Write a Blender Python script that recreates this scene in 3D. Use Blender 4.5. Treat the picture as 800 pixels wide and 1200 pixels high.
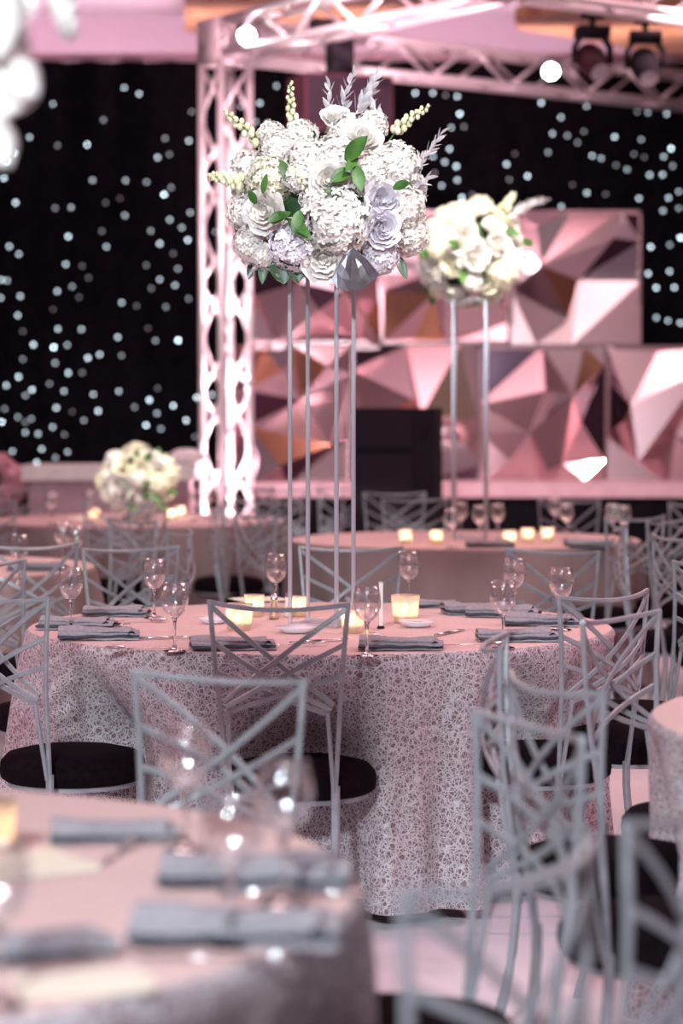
import bpy, math, random
from mathutils import Vector, Matrix

PI = math.pi
S = bpy.context.scene
COL = S.collection
for o in list(bpy.data.objects):
    bpy.data.objects.remove(o)

# ------------------------------------------------------------------ camera
EYE = 1.43
F = 2833.0                       # focal length in pixels of the 800x1200 frame
TH = math.atan(120 / F)          # downward tilt, horizon at y = 480
cd = bpy.data.cameras.new('camera')
cam = bpy.data.objects.new('camera', cd)
COL.objects.link(cam)
cam.location = (0, 0, EYE)
cam.rotation_euler = (PI / 2 - TH, 0, 0)
cd.sensor_fit = 'VERTICAL'
cd.sensor_height = 36
cd.sensor_width = 24
cd.lens = 36 * F / 1200
cd.clip_end = 200
cd.dof.use_dof = True
cd.dof.focus_distance = 7.05
cd.dof.aperture_fstop = 2.25
S.camera = cam

# ------------------------------------------------------------------ view
S.view_settings.view_transform = 'Standard'
S.view_settings.look = 'None'
S.view_settings.gamma = 1
S.view_settings.use_curve_mapping = False
S.view_settings.exposure = 0.0
S.cycles.use_denoising = True
S.cycles.caustics_reflective = False
S.cycles.caustics_refractive = False
S.cycles.max_bounces = 10
S.cycles.transparent_max_bounces = 24
S.cycles.sample_clamp_indirect = 25

# ------------------------------------------------------------------ world: pink ambient glow, dark and amber patches added for the mirrors to reflect
W = bpy.data.worlds.new('world')
S.world = W
W.use_nodes = True
nt = W.node_tree
nt.nodes.clear()
wo = nt.nodes.new('ShaderNodeOutputWorld')
bg = nt.nodes.new('ShaderNodeBackground')
tc = nt.nodes.new('ShaderNodeTexCoord')
vor = nt.nodes.new('ShaderNodeTexNoise')
vor.inputs['Scale'].default_value = 2.6
vor.inputs['Detail'].default_value = 3
rp = nt.nodes.new('ShaderNodeValToRGB')
e = rp.color_ramp.elements
e[0].position = 0.36; e[0].color = (0.02, 0.012, 0.022, 1)
e[1].position = 0.47; e[1].color = (0.62, 0.32, 0.38, 1)
a = e.new(0.56); a.color = (0.80, 0.52, 0.58, 1)
a = e.new(0.66); a.color = (0.55, 0.26, 0.14, 1)
a = e.new(0.74); a.color = (0.9, 0.8, 0.86, 1)
nt.links.new(tc.outputs['Generated'], vor.inputs['Vector'])
nt.links.new(vor.outputs['Fac'], rp.inputs['Fac'])
nt.links.new(rp.outputs['Color'], bg.inputs['Color'])
bg.inputs['Strength'].default_value = 0.33
nt.links.new(bg.outputs['Background'], wo.inputs['Surface'])

# ------------------------------------------------------------------ lights
def aim(o, to):
    o.rotation_euler = (Vector(to) - o.location).to_track_quat('-Z', 'Y').to_euler()

def area(name, loc, to, size, energy, color, size_y=None):
    l = bpy.data.lights.new(name, 'AREA')
    l.energy = energy; l.color = color; l.size = size
    if size_y:
        l.shape = 'RECTANGLE'; l.size_y = size_y
    o = bpy.data.objects.new(name, l); COL.objects.link(o)
    o.location = loc; aim(o, to)
    return o

def spot(name, loc, to, energy, color, angle, blend=0.6, radius=0.12):
    l = bpy.data.lights.new(name, 'SPOT')
    l.energy = energy; l.color = color; l.spot_size = math.radians(angle)
    l.spot_blend = blend; l.shadow_soft_size = radius
    o = bpy.data.objects.new(name, l); COL.objects.link(o)
    o.location = loc; aim(o, to)
    return o

def point(name, loc, energy, color, radius=0.03, parent=None):
    l = bpy.data.lights.new(name, 'POINT')
    l.energy = energy; l.color = color; l.shadow_soft_size = radius
    o = bpy.data.objects.new(name, l); COL.objects.link(o)
    o.location = loc
    if parent:
        o.parent = parent
    return o

spot('house_spot_front', (-1.6, -3.4, 4.7), (0.1, 6.0, 0.6), 4300, (0.84, 0.94, 1.0), 46, 0.85, 0.45)
area('front_fill_area', (0.0, 2.6, 4.7), (0, 3.2, 0), 2.5, 45, (1.0, 0.80, 0.88))  # unseen fill panel, added to brighten the near tables
area('ceiling_wash_pink', (1.2, 9.8, 4.75), (0.2, 8.6, 0), 4.0, 190, (1.0, 0.66, 0.62), 3.0)
area('ceiling_wash_far', (0.0, 14.2, 4.8), (0, 14.5, 0), 6.0, 120, (1.0, 0.58, 0.62), 3.0)
spot('rose_side_spot', (4.8, 7.2, 3.2), (0.2, 6.6, 0.5), 400, (1.0, 0.45, 0.60), 40, 0.8, 0.15)
spot('rose_side_spot', (-4.8, 8.2, 3.2), (-0.4, 6.6, 0.5), 400, (1.0, 0.48, 0.55), 40, 0.8, 0.15)
spot('centrepiece_pin_spot', (1.4, 3.4, 4.6), (-0.04, 7.5, 2.1), 950, (1.0, 0.97, 0.93), 14, 0.5, 0.06)
spot('centrepiece_pin_spot', (1.3, 9.3, 4.6), (0.66, 12.5, 2.2), 1700, (1.0, 0.95, 0.84), 12, 0.5, 0.06)
spot('centrepiece_pin_spot', (-0.4, 11.2, 4.6), (-1.24, 14.7, 1.0), 1500, (1.0, 0.96, 0.82), 9, 0.5, 0.06)
area('soffit_wash', (-1.5, 20.4, 4.15), (-1.5, 21.9, 5.2), 9.0, 125, (1.0, 0.68, 0.80), 0.3)
spot('stage_spot', (2.6, 14.2, 4.6), (1.8, 18.6, 1.6), 640, (1.0, 0.66, 0.68), 50, 0.8, 0.10)
spot('stage_spot', (-0.4, 14.0, 4.6), (0.2, 18.6, 1.6), 640, (1.0, 0.66, 0.70), 50, 0.8, 0.10)
spot('truss_fill_spot', (0.6, 13.2, 1.9), (0.2, 16.8, 4.0), 1100, (1.0, 0.60, 0.70), 60, 0.8, 0.10)  # unseen spot added to brighten the overhead beams from below

# ------------------------------------------------------------------ projection helpers
def P(px, py, d):
    u = (px - 400) / F; v = -(py - 600) / F
    D = Vector((u, math.cos(TH) + v * math.sin(TH), -math.sin(TH) + v * math.cos(TH)))
    D *= d / D.y
    return Vector((D.x, d, EYE + D.z))

def TP(px, py, z=0.762):         # point on a horizontal plane seen at a pixel
    u = (px - 400) / F; v = -(py - 600) / F
    D = Vector((u, math.cos(TH) + v * math.sin(TH), -math.sin(TH) + v * math.cos(TH)))
    t = (z - EYE) / D.z
    return Vector((D.x * t, D.y * t, z))

# ------------------------------------------------------------------ materials
def mat(name, color, rough=0.5, metal=0.0, spec=0.5, sheen=0.0, alpha=None, trans=0.0, emit=None, estr=0.0, sub=0.0):
    m = bpy.data.materials.new(name); m.use_nodes = True
    b = m.node_tree.nodes['Principled BSDF']
    b.inputs['Base Color'].default_value = (*color, 1)
    b.inputs['Roughness'].default_value = rough
    b.inputs['Metallic'].default_value = metal
    b.inputs['Specular IOR Level'].default_value = spec
    b.inputs['Sheen Weight'].default_value = sheen
    b.inputs['Transmission Weight'].default_value = trans
    if sub:
        b.inputs['Subsurface Weight'].default_value = sub
        b.inputs['Subsurface Radius'].default_value = (0.02, 0.015, 0.012)
        b.inputs['Subsurface Scale'].default_value = 0.5
    if emit:
        b.inputs['Emission Color'].default_value = (*emit, 1)
        b.inputs['Emission Strength'].default_value = estr
    return m

def noisy(m, scale, c1, c2, detail=3, bump=0.0, coord='Object'):
    n = m.node_tree; b = n.nodes['Principled BSDF']
    t = n.nodes.new('ShaderNodeTexCoord'); x = n.nodes.new('ShaderNodeTexNoise')
    x.inputs['Scale'].default_value = scale; x.inputs['Detail'].default_value = detail
    r = n.nodes.new('ShaderNodeValToRGB')
    r.color_ramp.elements[0].position = 0.35; r.color_ramp.elements[0].color = (*c1, 1)
    r.color_ramp.elements[1].position = 0.68; r.color_ramp.elements[1].color = (*c2, 1)
    n.links.new(t.outputs[coord], x.inputs['Vector'])
    n.links.new(x.outputs['Fac'], r.inputs['Fac'])
    n.links.new(r.outputs['Color'], b.inputs['Base Color'])
    if bump:
        u = n.nodes.new('ShaderNodeBump'); u.inputs['Strength'].default_value = bump
        u.inputs['Distance'].default_value = 0.01
        n.links.new(x.outputs['Fac'], u.inputs['Height']); n.links.new(u.outputs['Normal'], b.inputs['Normal'])
    return m

M = {}
M['floor'] = noisy(mat('pale floor', (.8, .72, .75), 0.5), 3.0, (.80, .75, .81), (.88, .84, .89))
M['ceiling'] = noisy(mat('ceiling paint', (.7, .62, .66), 0.8), 0.8, (.62, .54, .60), (.72, .64, .69))
M['wood'] = noisy(mat('amber wood', (.55, .25, .08), 0.5), 6.0, (.42, .20, .09), (.60, .34, .17))
M['soffit'] = noisy(mat('soffit paint', (.6, .5, .56), 0.7), 1.0, (.50, .38, .45), (.56, .44, .50))
M['black_drape'] = noisy(mat('black drape', (.004, .004, .006), 0.95, spec=0.1), 9.0, (.003, .003, .005), (.007, .006, .009))
M['pinkrail'] = mat('rail metal', (.6, .4, .46), 0.4, 0.3)
M['truss'] = mat('truss aluminium', (.86, .80, .82), 0.38, 0.55)
M['frame'] = noisy(mat('silver painted metal', (.42, .42, .46), 0.42, 0.3), 30, (.28, .29, .32), (.35, .36, .39))
M['velvet'] = noisy(mat('black velvet', (.006, .004, .006), 0.95, spec=0.06), 60, (.004, .002, .004), (.009, .005, .008))
M['speaker'] = noisy(mat('black speaker paint', (.012, .010, .014), 0.8, spec=.12), 60, (.010, .008, .012), (.018, .013, .018))
M['grille'] = noisy(mat('speaker grille', (.02, .014, .02), 0.7, 0.0, spec=.15), 90, (.010, .005, .010), (.022, .012, .02))
M['mauve'] = mat('mauve speaker shell', (.045, .012, .022), 0.6, spec=.2)
M['petal'] = noisy(mat('white petals', (.86, .83, .80), 0.55, sub=0.0), 25, (.80, .77, .74), (.90, .87, .84))
M['cream'] = noisy(mat('cream petals', (.86, .83, .68), 0.55), 25, (.80, .76, .60), (.90, .88, .74))
M['lilac'] = noisy(mat('pale lilac petals', (.76, .74, .80), 0.55), 25, (.72, .69, .77), (.84, .81, .87))
M['bud'] = noisy(mat('green white buds', (.74, .74, .52), 0.5), 40, (.62, .66, .36), (.84, .82, .66))
M['leaf'] = noisy(mat('green leaves', (.08, .22, .04), 0.45), 20, (.02, .08, .012), (.07, .19, .03))
M['darkleaf'] = noisy(mat('dark green leaves', (.03, .08, .03), 0.4), 20, (.02, .06, .025), (.05, .12, .04))
M['silverleaf'] = noisy(mat('silver leaves', (.66, .67, .74), 0.4, 0.3), 30, (.66, .67, .74), (.90, .90, .95))
M['foil'] = noisy(mat('silver foil ribbon', (.3, .3, .34), 0.3, 0.85), 18, (.22, .22, .25), (.42, .42, .47))
M['pinkflower'] = noisy(mat('pink petals', (.75, .35, .42), 0.6), 14, (.65, .28, .36), (.85, .5, .56))
M['led'] = {}
M['napkin'] = noisy(mat('grey napkin', (.5, .48, .52), 0.8), 90, (.29, .28, .31), (.38, .36, .40))
M['napkin_dark'] = noisy(mat('charcoal napkin hem', (.05, .055, .08), 0.85), 80, (.04, .045, .07), (.07, .075, .10))
M['cutlery'] = mat('steel cutlery', (.75, .74, .76), 0.18, 1.0)
M['china'] = mat('white china', (.80, .80, .83), 0.2)
M['card'] = noisy(mat('cream card', (.80, .72, .60), 0.7), 30, (.78, .70, .58), (.84, .76, .64))
M['blackplastic'] = mat('black base', (.01, .01, .012), 0.4)
M['whitecloth'] = noisy(mat('white cloth', (.82, .80, .78), 0.8), 12, (.78, .76, .74), (.86, .84, .82))
M['pinkcloth'] = noisy(mat('mauve cloth', (.5, .33, .38), 0.8), 12, (.46, .30, .35), (.54, .36, .42))
M['wax'] = mat('wax', (.85, .75, .6), 0.5, emit=(1.0, .55, .2), estr=0.8)
M['flame'] = mat('flame', (1, .8, .5), 0.5, emit=(1.0, .62, .25), estr=60)
M['lamp'] = mat('lamp lens', (1, 1, 1), 0.3, emit=(.92, .98, 1.0), estr=45)
M['lens'] = mat('lamp glass', (.45, .42, .46), 0.15, 0.3)
M['stagetop'] = noisy(mat('pink stage edge', (.62, .42, .46), 0.5), 8, (.58, .38, .42), (.66, .46, .50))
M['pewter'] = mat('stand rods', (.62, .64, .72), 0.3, 0.6)
M['salt'] = mat('shaker ceramic', (.8, .76, .76), 0.25)
M['gold'] = mat('gilt metal', (.75, .62, .45), 0.3, 0.8)

def glass_thin():
    m = bpy.data.materials.new('bowl glass'); m.use_nodes = True
    n = m.node_tree; n.nodes.clear()
    o = n.nodes.new('ShaderNodeOutputMaterial'); mx = n.nodes.new('ShaderNodeMixShader')
    t = n.nodes.new('ShaderNodeBsdfTransparent'); g = n.nodes.new('ShaderNodeBsdfGlossy')
    t.inputs['Color'].default_value = (.985, .98, .985, 1)
    g.inputs['Roughness'].default_value = 0.06; g.inputs['Color'].default_value = (1, 1, 1, 1)
    lw = n.nodes.new('ShaderNodeLayerWeight'); lw.inputs['Blend'].default_value = 0.5
    pw = n.nodes.new('ShaderNodeMath'); pw.operation = 'POWER'; pw.inputs[1].default_value = 2.2
    fr = n.nodes.new('ShaderNodeMapRange'); fr.inputs['To Min'].default_value = 0.12; fr.inputs['To Max'].default_value = 0.95
    n.links.new(lw.outputs['Facing'], pw.inputs[0]); n.links.new(pw.outputs[0], fr.inputs['Value'])
    n.links.new(fr.outputs[0], mx.inputs[0]); n.links.new(t.outputs[0], mx.inputs[1]); n.links.new(g.outputs[0], mx.inputs[2])
    n.links.new(mx.outputs[0], o.inputs[0])
    return m
M['bowl'] = glass_thin()
m = bpy.data.materials.new('stem glass'); m.use_nodes = True
n = m.node_tree; n.nodes.clear()
o = n.nodes.new('ShaderNodeOutputMaterial'); g = n.nodes.new('ShaderNodeBsdfGlass')
g.inputs['Roughness'].default_value = 0.0; g.inputs['IOR'].default_value = 1.45
n.links.new(g.outputs[0], o.inputs[0]); M['stem'] = m

def frosted():
    m = bpy.data.materials.new('frosted votive glass'); m.use_nodes = True
    n = m.node_tree; n.nodes.clear()
    o = n.nodes.new('ShaderNodeOutputMaterial'); mx = n.nodes.new('ShaderNodeMixShader')
    t = n.nodes.new('ShaderNodeBsdfTranslucent'); d = n.nodes.new('ShaderNodeBsdfTransparent')
    t.inputs['Color'].default_value = (.95, .88, .82, 1)
    g = n.nodes.new('ShaderNodeBsdfGlossy'); g.inputs['Roughness'].default_value = 0.3
    m2 = n.nodes.new('ShaderNodeMixShader'); m2.inputs[0].default_value = 0.25
    nz = n.nodes.new('ShaderNodeTexNoise'); nz.inputs['Scale'].default_value = 220
    mr = n.nodes.new('ShaderNodeMapRange'); mr.inputs['To Min'].default_value = 0.2; mr.inputs['To Max'].default_value = 0.6
    n.links.new(nz.outputs['Fac'], mr.inputs['Value']); n.links.new(mr.outputs[0], mx.inputs[0])
    n.links.new(t.outputs[0], mx.inputs[1]); n.links.new(d.outputs[0], mx.inputs[2])
    n.links.new(mx.outputs[0], m2.inputs[1]); n.links.new(g.outputs[0], m2.inputs[2])
    n.links.new(m2.outputs[0], o.inputs[0])
    return m
M['frosted'] = frosted()

def cloth_mat(name, base1, base2, thread, scale=46.0):
    """woven cloth overlaid with a web of shiny random threads"""
    m = bpy.data.materials.new(name); m.use_nodes = True
    n = m.node_tree; b = n.nodes['Principled BSDF']
    t = n.nodes.new('ShaderNodeTexCoord')
    prev = None
    for k, (sc, off, w) in enumerate(((scale, 0.0, .030), (scale * 0.8, 7.3, .026), (scale * 1.25, 3.1, .034), (scale * .7, 5.7, .024), (scale * 1.1, 11.9, .03))):
        mp = n.nodes.new('ShaderNodeMapping')
        mp.inputs['Location'].default_value = (off, off * .7, off * .3)
        mp.inputs['Rotation'].default_value = (off, .4 * off, off * .2)
        v = n.nodes.new('ShaderNodeTexVoronoi'); v.feature = 'DISTANCE_TO_EDGE'
        v.inputs['Scale'].default_value = sc; v.inputs['Randomness'].default_value = 1.0
        lt = n.nodes.new('ShaderNodeMapRange')
        lt.inputs['From Min'].default_value = w * .5; lt.inputs['From Max'].default_value = w * 1.5
        lt.inputs['To Min'].default_value = 1.0; lt.inputs['To Max'].default_value = 0.0
        n.links.new(t.outputs['Object'], mp.inputs['Vector']); n.links.new(mp.outputs[0], v.inputs['Vector'])
        n.links.new(v.outputs['Distance'], lt.inputs['Value'])
        if prev is None:
            prev = lt.outputs[0]
        else:
            mm = n.nodes.new('ShaderNodeMath'); mm.operation = 'MAXIMUM'
            n.links.new(prev, mm.inputs[0]); n.links.new(lt.outputs[0], mm.inputs[1]); prev = mm.outputs[0]
    nz = n.nodes.new('ShaderNodeTexNoise'); nz.inputs['Scale'].default_value = 2.2
    n.links.new(t.outputs['Object'], nz.inputs['Vector'])
    mb = n.nodes.new('ShaderNodeMix'); mb.data_type = 'RGBA'
    mb.inputs['A'].default_value = (*base1, 1); mb.inputs['B'].default_value = (*base2, 1)
    n.links.new(nz.outputs['Fac'], mb.inputs['Factor'])
    mc = n.nodes.new('ShaderNodeMix'); mc.data_type = 'RGBA'
    n.links.new(prev, mc.inputs['Factor']); n.links.new(mb.outputs['Result'], mc.inputs['A'])
    mc.inputs['B'].default_value = (*thread, 1)
    n.links.new(mc.outputs['Result'], b.inputs['Base Color'])
    mr = n.nodes.new('ShaderNodeMapRange'); mr.inputs['To Min'].default_value = 0.75; mr.inputs['To Max'].default_value = 0.5
    n.links.new(prev, mr.inputs['Value']); n.links.new(mr.outputs[0], b.inputs['Roughness'])
    me = n.nodes.new('ShaderNodeMath'); me.operation = 'MULTIPLY'; me.inputs[1].default_value = 0.2
    n.links.new(prev, me.inputs[0]); n.links.new(me.outputs[0], b.inputs['Metallic'])
    bu = n.nodes.new('ShaderNodeBump'); bu.inputs['Strength'].default_value = 0.5; bu.inputs['Distance'].default_value = 0.003
    n.links.new(prev, bu.inputs['Height']); n.links.new(bu.outputs['Normal'], b.inputs['Normal'])
    return m
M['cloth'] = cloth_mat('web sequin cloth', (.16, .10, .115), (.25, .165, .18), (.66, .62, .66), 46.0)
M['cloth_far'] = noisy(mat('taupe cloth', (.28, .2, .2), 0.7, spec=.2), 3, (.25, .18, .18), (.31, .225, .225))

M['cloth_top_lit'] = noisy(mat('web cloth top with painted peach light', (.7, .5, .46), 0.6, 0.0, spec=.3), 160, (.66, .46, .44), (.78, .57, .55), bump=.3)  # same cloth; warm pink light on the flat top painted into its colour
def mirror(name, c, r):
    return mat(name, c, r, 1.0)
M['mirrors'] = [mirror('rose mirror', (.78, .53, .56), .22), mirror('pale rose mirror', (.92, .74, .76), .26),
                mirror('amber mirror', (.78, .42, .26), .16), mirror('clear mirror', (.88, .84, .88), .05),
                mirror('smoky mirror', (.12, .07, .10), .12)]

# ------------------------------------------------------------------ mesh builder
class MB:
    def __init__(self):
        self.v = []; self.f = []; self.mi = []
    def add(self, verts, faces, mi=0):
        o = len(self.v)
        self.v += [tuple(p) for p in verts]
        self.f += [tuple(i + o for i in fc) for fc in faces]
        self.mi += [mi] * len(faces)
    def box(self, c, s, rot=None, mi=0):
        vs = []
        for x in (-.5, .5):
            for y in (-.5, .5):
                for z in (-.5, .5):
                    p = Vector((x * s[0], y * s[1], z * s[2]))
                    if rot is not None: p = rot @ p
                    vs.append(Vector(c) + p)
        self.add(vs, [(0, 1, 3, 2), (4, 6, 7, 5), (0, 4, 5, 1), (2, 3, 7, 6), (0, 2, 6, 4), (1, 5, 7, 3)], mi)
    def tube(self, pts, r, n=8, mi=0, cap=True):
        pts = [Vector(p) for p in pts]
        rr = r if isinstance(r, (list, tuple)) else [r] * len(pts)
        T0 = (pts[1] - pts[0]).normalized()
        ref = Vector((0, 0, 1)) if abs(T0.z) < .9 else Vector((1, 0, 0))
        N = T0.cross(ref).normalized()
        vs = []
        for i, p in enumerate(pts):
            T = (pts[min(i + 1, len(pts) - 1)] - pts[max(i - 1, 0)]).normalized()
            N = (N - T * N.dot(T)).normalized(); B = T.cross(N)
            for k in range(n):
                a = 2 * PI * k / n
                vs.append(p + (N * math.cos(a) + B * math.sin(a)) * rr[i])
        fs = []
        for i in range(len(pts) - 1):
            for k in range(n):
                k2 = (k + 1) % n
                fs.append((i * n + k, i * n + k2, (i + 1) * n + k2, (i + 1) * n + k))
        if cap:
            fs.append(tuple(range(n))[::-1]); fs.append(tuple((len(pts) - 1) * n + k for k in range(n)))
        self.add(vs, fs, mi)
    def ribbon(self, pts, w, t, nrm=(0, 1, 0), mi=0):
        """rectangular bar along pts, w across, t along nrm, with eased corners"""
        pts = [Vector(p) for p in pts]; nrm = Vector(nrm)
        vs = []
        c = min(w, t) * .22
        prof = [(-w/2 + c, -t/2), (w/2 - c, -t/2), (w/2, -t/2 + c), (w/2, t/2 - c), (w/2 - c, t/2), (-w/2 + c, t/2), (-w/2, t/2 - c), (-w/2, -t/2 + c)]
        n = 8
        for i, p in enumerate(pts):
            T = (pts[min(i + 1, len(pts) - 1)] - pts[max(i - 1, 0)]).normalized()
            N = (nrm - T * nrm.dot(T)).normalized(); B = T.cross(N)
            for (a, b) in prof: vs.append(p + B * a + N * b)
        fs = []
        for i in range(len(pts) - 1):
            for k in range(n):
                k2 = (k + 1) % n
                fs.append((i * n + k, i * n + k2, (i + 1) * n + k2, (i + 1) * n + k))
        fs.append(tuple(range(n))[::-1]); fs.append(tuple((len(pts) - 1) * n + k for k in range(n)))
        self.add(vs, fs, mi)
    def lathe(self, prof, n=24, c=(0, 0, 0), mi=0):
        vs = []
        for (r, z) in prof:
            for k in range(n):
                a = 2 * PI * k / n
                vs.append((c[0] + r * math.cos(a), c[1] + r * math.sin(a), c[2] + z))
        fs = []
        for i in range(len(prof) - 1):
            for k in range(n):
                k2 = (k + 1) % n
                fs.append((i * n + k, i * n + k2, (i + 1) * n + k2, (i + 1) * n + k))
        self.add(vs, fs, mi)
    def ball(self, c, r, n=8, m=6, sc=(1, 1, 1), mi=0):
        prof = [(max(r * math.sin(PI * i / m), 1e-5), -r * math.cos(PI * i / m)) for i in range(m + 1)]
        vs = []; fs = []
        for (rr, z) in prof:
            for k in range(n):
                a = 2 * PI * k / n
                vs.append((c[0] + rr * math.cos(a) * sc[0], c[1] + rr * math.sin(a) * sc[1], c[2] + z * sc[2]))
        for i in range(m):
            for k in range(n):
                k2 = (k + 1) % n
                fs.append((i * n + k, i * n + k2, (i + 1) * n + k2, (i + 1) * n + k))
        self.add(vs, fs, mi)
    def mesh(self, name, mats, smooth=True):
        me = bpy.data.meshes.new(name)
        me.from_pydata(self.v, [], self.f)
        if not isinstance(mats, (list, tuple)): mats = [mats]
        for x in mats: me.materials.append(x)
        if len(mats) > 1:
            me.polygons.foreach_set('material_index', self.mi)
        me.polygons.foreach_set('use_smooth', [smooth] * len(me.polygons))
        me.update()
        return me
    def build(self, name, mats, parent=None, smooth=True, loc=None):
        o = bpy.data.objects.new(name, self.mesh(name, mats, smooth)); COL.objects.link(o)
        if parent: o.parent = parent
        if loc: o.location = loc
        return o

def inst(name, me, parent=None, loc=(0, 0, 0), rot=None, sc=1.0):
    o = bpy.data.objects.new(name, me); COL.objects.link(o)
    if parent: o.parent = parent
    o.location = loc
    if rot is not None:
        o.rotation_euler = rot if not hasattr(rot, 'to_euler') else rot.to_euler()
    o.scale = (sc, sc, sc) if not isinstance(sc, tuple) else sc
    return o

def tag(o, label, cat, group=None):
    o['label'] = label; o['category'] = cat
    if group: o['group'] = group
    return o

def empty(name, loc, rz, label, cat, group=None):
    o = bpy.data.objects.new(name, None); COL.objects.link(o)
    o.location = loc; o.rotation_euler = (0, 0, rz); o.empty_display_size = .1
    return tag(o, label, cat, group)

def struct(o):
    o['kind'] = 'structure'; return o

# ------------------------------------------------------------------ room
b = MB(); b.box((0, 10, -.05), (26, 30, .1)); struct(b.build('floor', M['floor'], smooth=False))
b = MB(); b.box((0, 10, 5.03), (26, 30, .1)); struct(b.build('ceiling', M['ceiling'], smooth=False))
b = MB(); b.box((0, 22.1, 2.5), (26, .2, 5.0)); struct(b.build('wall_back', M['soffit'], smooth=False))
# amber timber ceiling panels let into the ceiling
def ceil_panel(pts, z, name, label):
    b = MB(); vs = [Vector((p[0], p[1], z)) for p in pts] + [Vector((p[0], p[1], z + .12)) for p in pts]
    n = len(pts)
    b.add(vs, [tuple(range(n))[::-1], tuple(range(n, 2 * n))] + [(i, (i + 1) % n, n + (i + 1) % n, n + i) for i in range(n)])
    o = b.build(name, M['wood'], smooth=False); o['kind'] = 'structure'; return o
def cz(px, py, z): 
    p = TP(px, py, z); return (p.x, p.y)
zc = 4.76
ceil_panel([cz(216, -60, zc), cz(560, -60, zc), cz(520, 10, zc), cz(310, 38, zc), cz(216, 38, zc)], zc, 'trim_1', '')
zc = 4.62
ceil_panel([cz(603, 26, zc), cz(660, 12, zc), cz(940, -20, zc), cz(940, 66, zc), cz(760, 62, zc), cz(655, 42, zc), cz(606, 34, zc)], zc, 'trim_2', '')

# star curtain ------------------------------------------------------
DC = 20.0
cur = empty('star_curtain', (0, DC, 0), 0, 'floor-length black star curtain dotted with tiny white lights', 'curtain')
b = MB()
nx = 520; zt = 4.29
vs = []; fs = []
for i in range(nx + 1):
    x = -10 + 20 * i / nx
    y = .03 * math.sin(x * 19) + .012 * math.sin(x * 47 + 1)
    for z in (0.02, 1.5, 3.0, zt): vs.append((x, y, z))
for i in range(nx):
    for k in range(3): fs.append((i * 4 + k, (i + 1) * 4 + k, (i + 1) * 4 + k + 1, i * 4 + k + 1))
b.add(vs, fs); b.build('drape', M['black_drape'], cur)
b = MB(); b.tube([(-10, -.02, zt + .03), (10, -.02, zt + .03)], .03, 8)
b.build('curtain_rail', M['pinkrail'], cur)
L = []
A1 = "349,7,7 391,24,8 149,52,6 291,97,4 539,74,3 83,146,7 464,149,4 531,156,8 162,169,3 245,167,10 40,190,9 19,214,10 11,261,10 443,203,8 476,194,3 260,267,6 353,268,6 412,272,5 461,307,13 481,287,4 44,330,10 155,345,4 200,343,6 351,366,6 297,330,2 337,318,1 192,425,10 26,453,8 53,475,7 299,454,7 286,410,3 424,409,5 477,378,7 511,400,6 535,358,6 528,435,10 449,445,9 185,503,8 231,508,2 411,506,3 500,516,5 487,473,2 4,547,8 20,549,6 249,541,2 203,566,5 161,579,8 222,596,2 57,593,8 2,598,7 342,611,7 384,620,2 449,546,7 425,571,3 492,562,7 530,600,4 466,623,4 50,647,8 149,630,1 163,685,8 229,686,7 331,708,8 501,717,14 437,718,5 94,729,10 151,737,14 189,730,6 64,692,2 416,683,1 247,767,10 280,757,8 342,760,4 64,770,4 155,781,6 192,809,9 231,808,3 52,820,10 139,839,4 18,844,8 90,856,10 71,872,5 180,860,7 262,869,7 334,860,7 443,852,2 420,885,11 378,905,4 487,901,10 553,878,10 13,910,4 5,947,12 158,907,9 276,916,10 441,922,6 523,942,10 203,918,1 50,933,5 88,938,5 71,947,3 236,942,5 148,961,7 411,956,11 452,966,5 71,976,7 107,980,7 181,982,3 117,1023,8 35,1029,7 190,1031,6 5,1037,6 156,1047,5 103,1060,9 61,1074,6 434,1045,7 602,600,10 597,870,7 548,988,3 605,412,4"
A2 = "173,218,9 214,218,8 244,223,2 271,226,8 277,267,12 257,299,6 287,297,3 253,349,9 214,367,7 242,380,8 269,390,10 218,405,2 271,422,8 235,435,7 282,463,10 306,456,2 468,241,9 514,275,7 574,249,6 494,313,7 529,318,5 553,334,4 568,308,3 640,321,9 484,357,5 406,360,1 387,385,9 393,421,3 436,413,10 587,365,7 608,371,6 541,433,1 575,452,8 515,484,7 702,327,5 693,262,3 718,264,5 762,267,7 772,348,12 755,367,7 685,361,3 709,368,2 776,389,5 722,410,8 752,409,8 643,387,3 669,397,6 697,465,8 766,464,8 790,449,6 753,494,7 619,455,2 790,488,5 793,557,11 725,579,9 769,574,5"
A3 = "713,181,9 796,157,10 707,253,9 764,247,8 728,291,10 777,290,9 729,371,7 760,379,7 793,385,8"
A4 = "415,403,6 525,396,7 506,476,9 337,483,8 373,577,6 548,588,7 318,570,5 245,500,4 402,657,5"
for s_, (ox, oy, k) in ((A1, (0, 100, 2.4)), (A2, (400, 0, 2.0)), (A3, (450, 210, 2.286)), (A4, (220, 0, 4.0))):
    for t_ in s_.split():
        x, y, i = map(float, t_.split(','))
        L.append((ox + x / k, oy + y / k, i))
L.sort(key=lambda t: -t[2])
def ledmat(i):
    k = max(1, int(round(i)))
    if k not in M['led']:
        M['led'][k] = mat('led %d' % k, (1, 1, 1), .5, emit=(.70, .90, 1.0), estr=5.4 * (k / 10) ** 1.8)
    return M['led'][k]
def ball_mesh(r, m):
    b = MB(); b.ball((0, 0, 0), r, 8, 6); return b.mesh('led', m)
ledme = {}
for (x, y, i) in L[:98]:
    p = P(x, y, DC - .07); k = max(1, int(round(i)))
    if k not in ledme: ledme[k] = ball_mesh(.0115, ledmat(k))
    inst('led_light', ledme[k], cur, (p.x, p.y - DC, p.z))
b = MB(); mats = []; idx = {}
rnd = random.Random(5)
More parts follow.
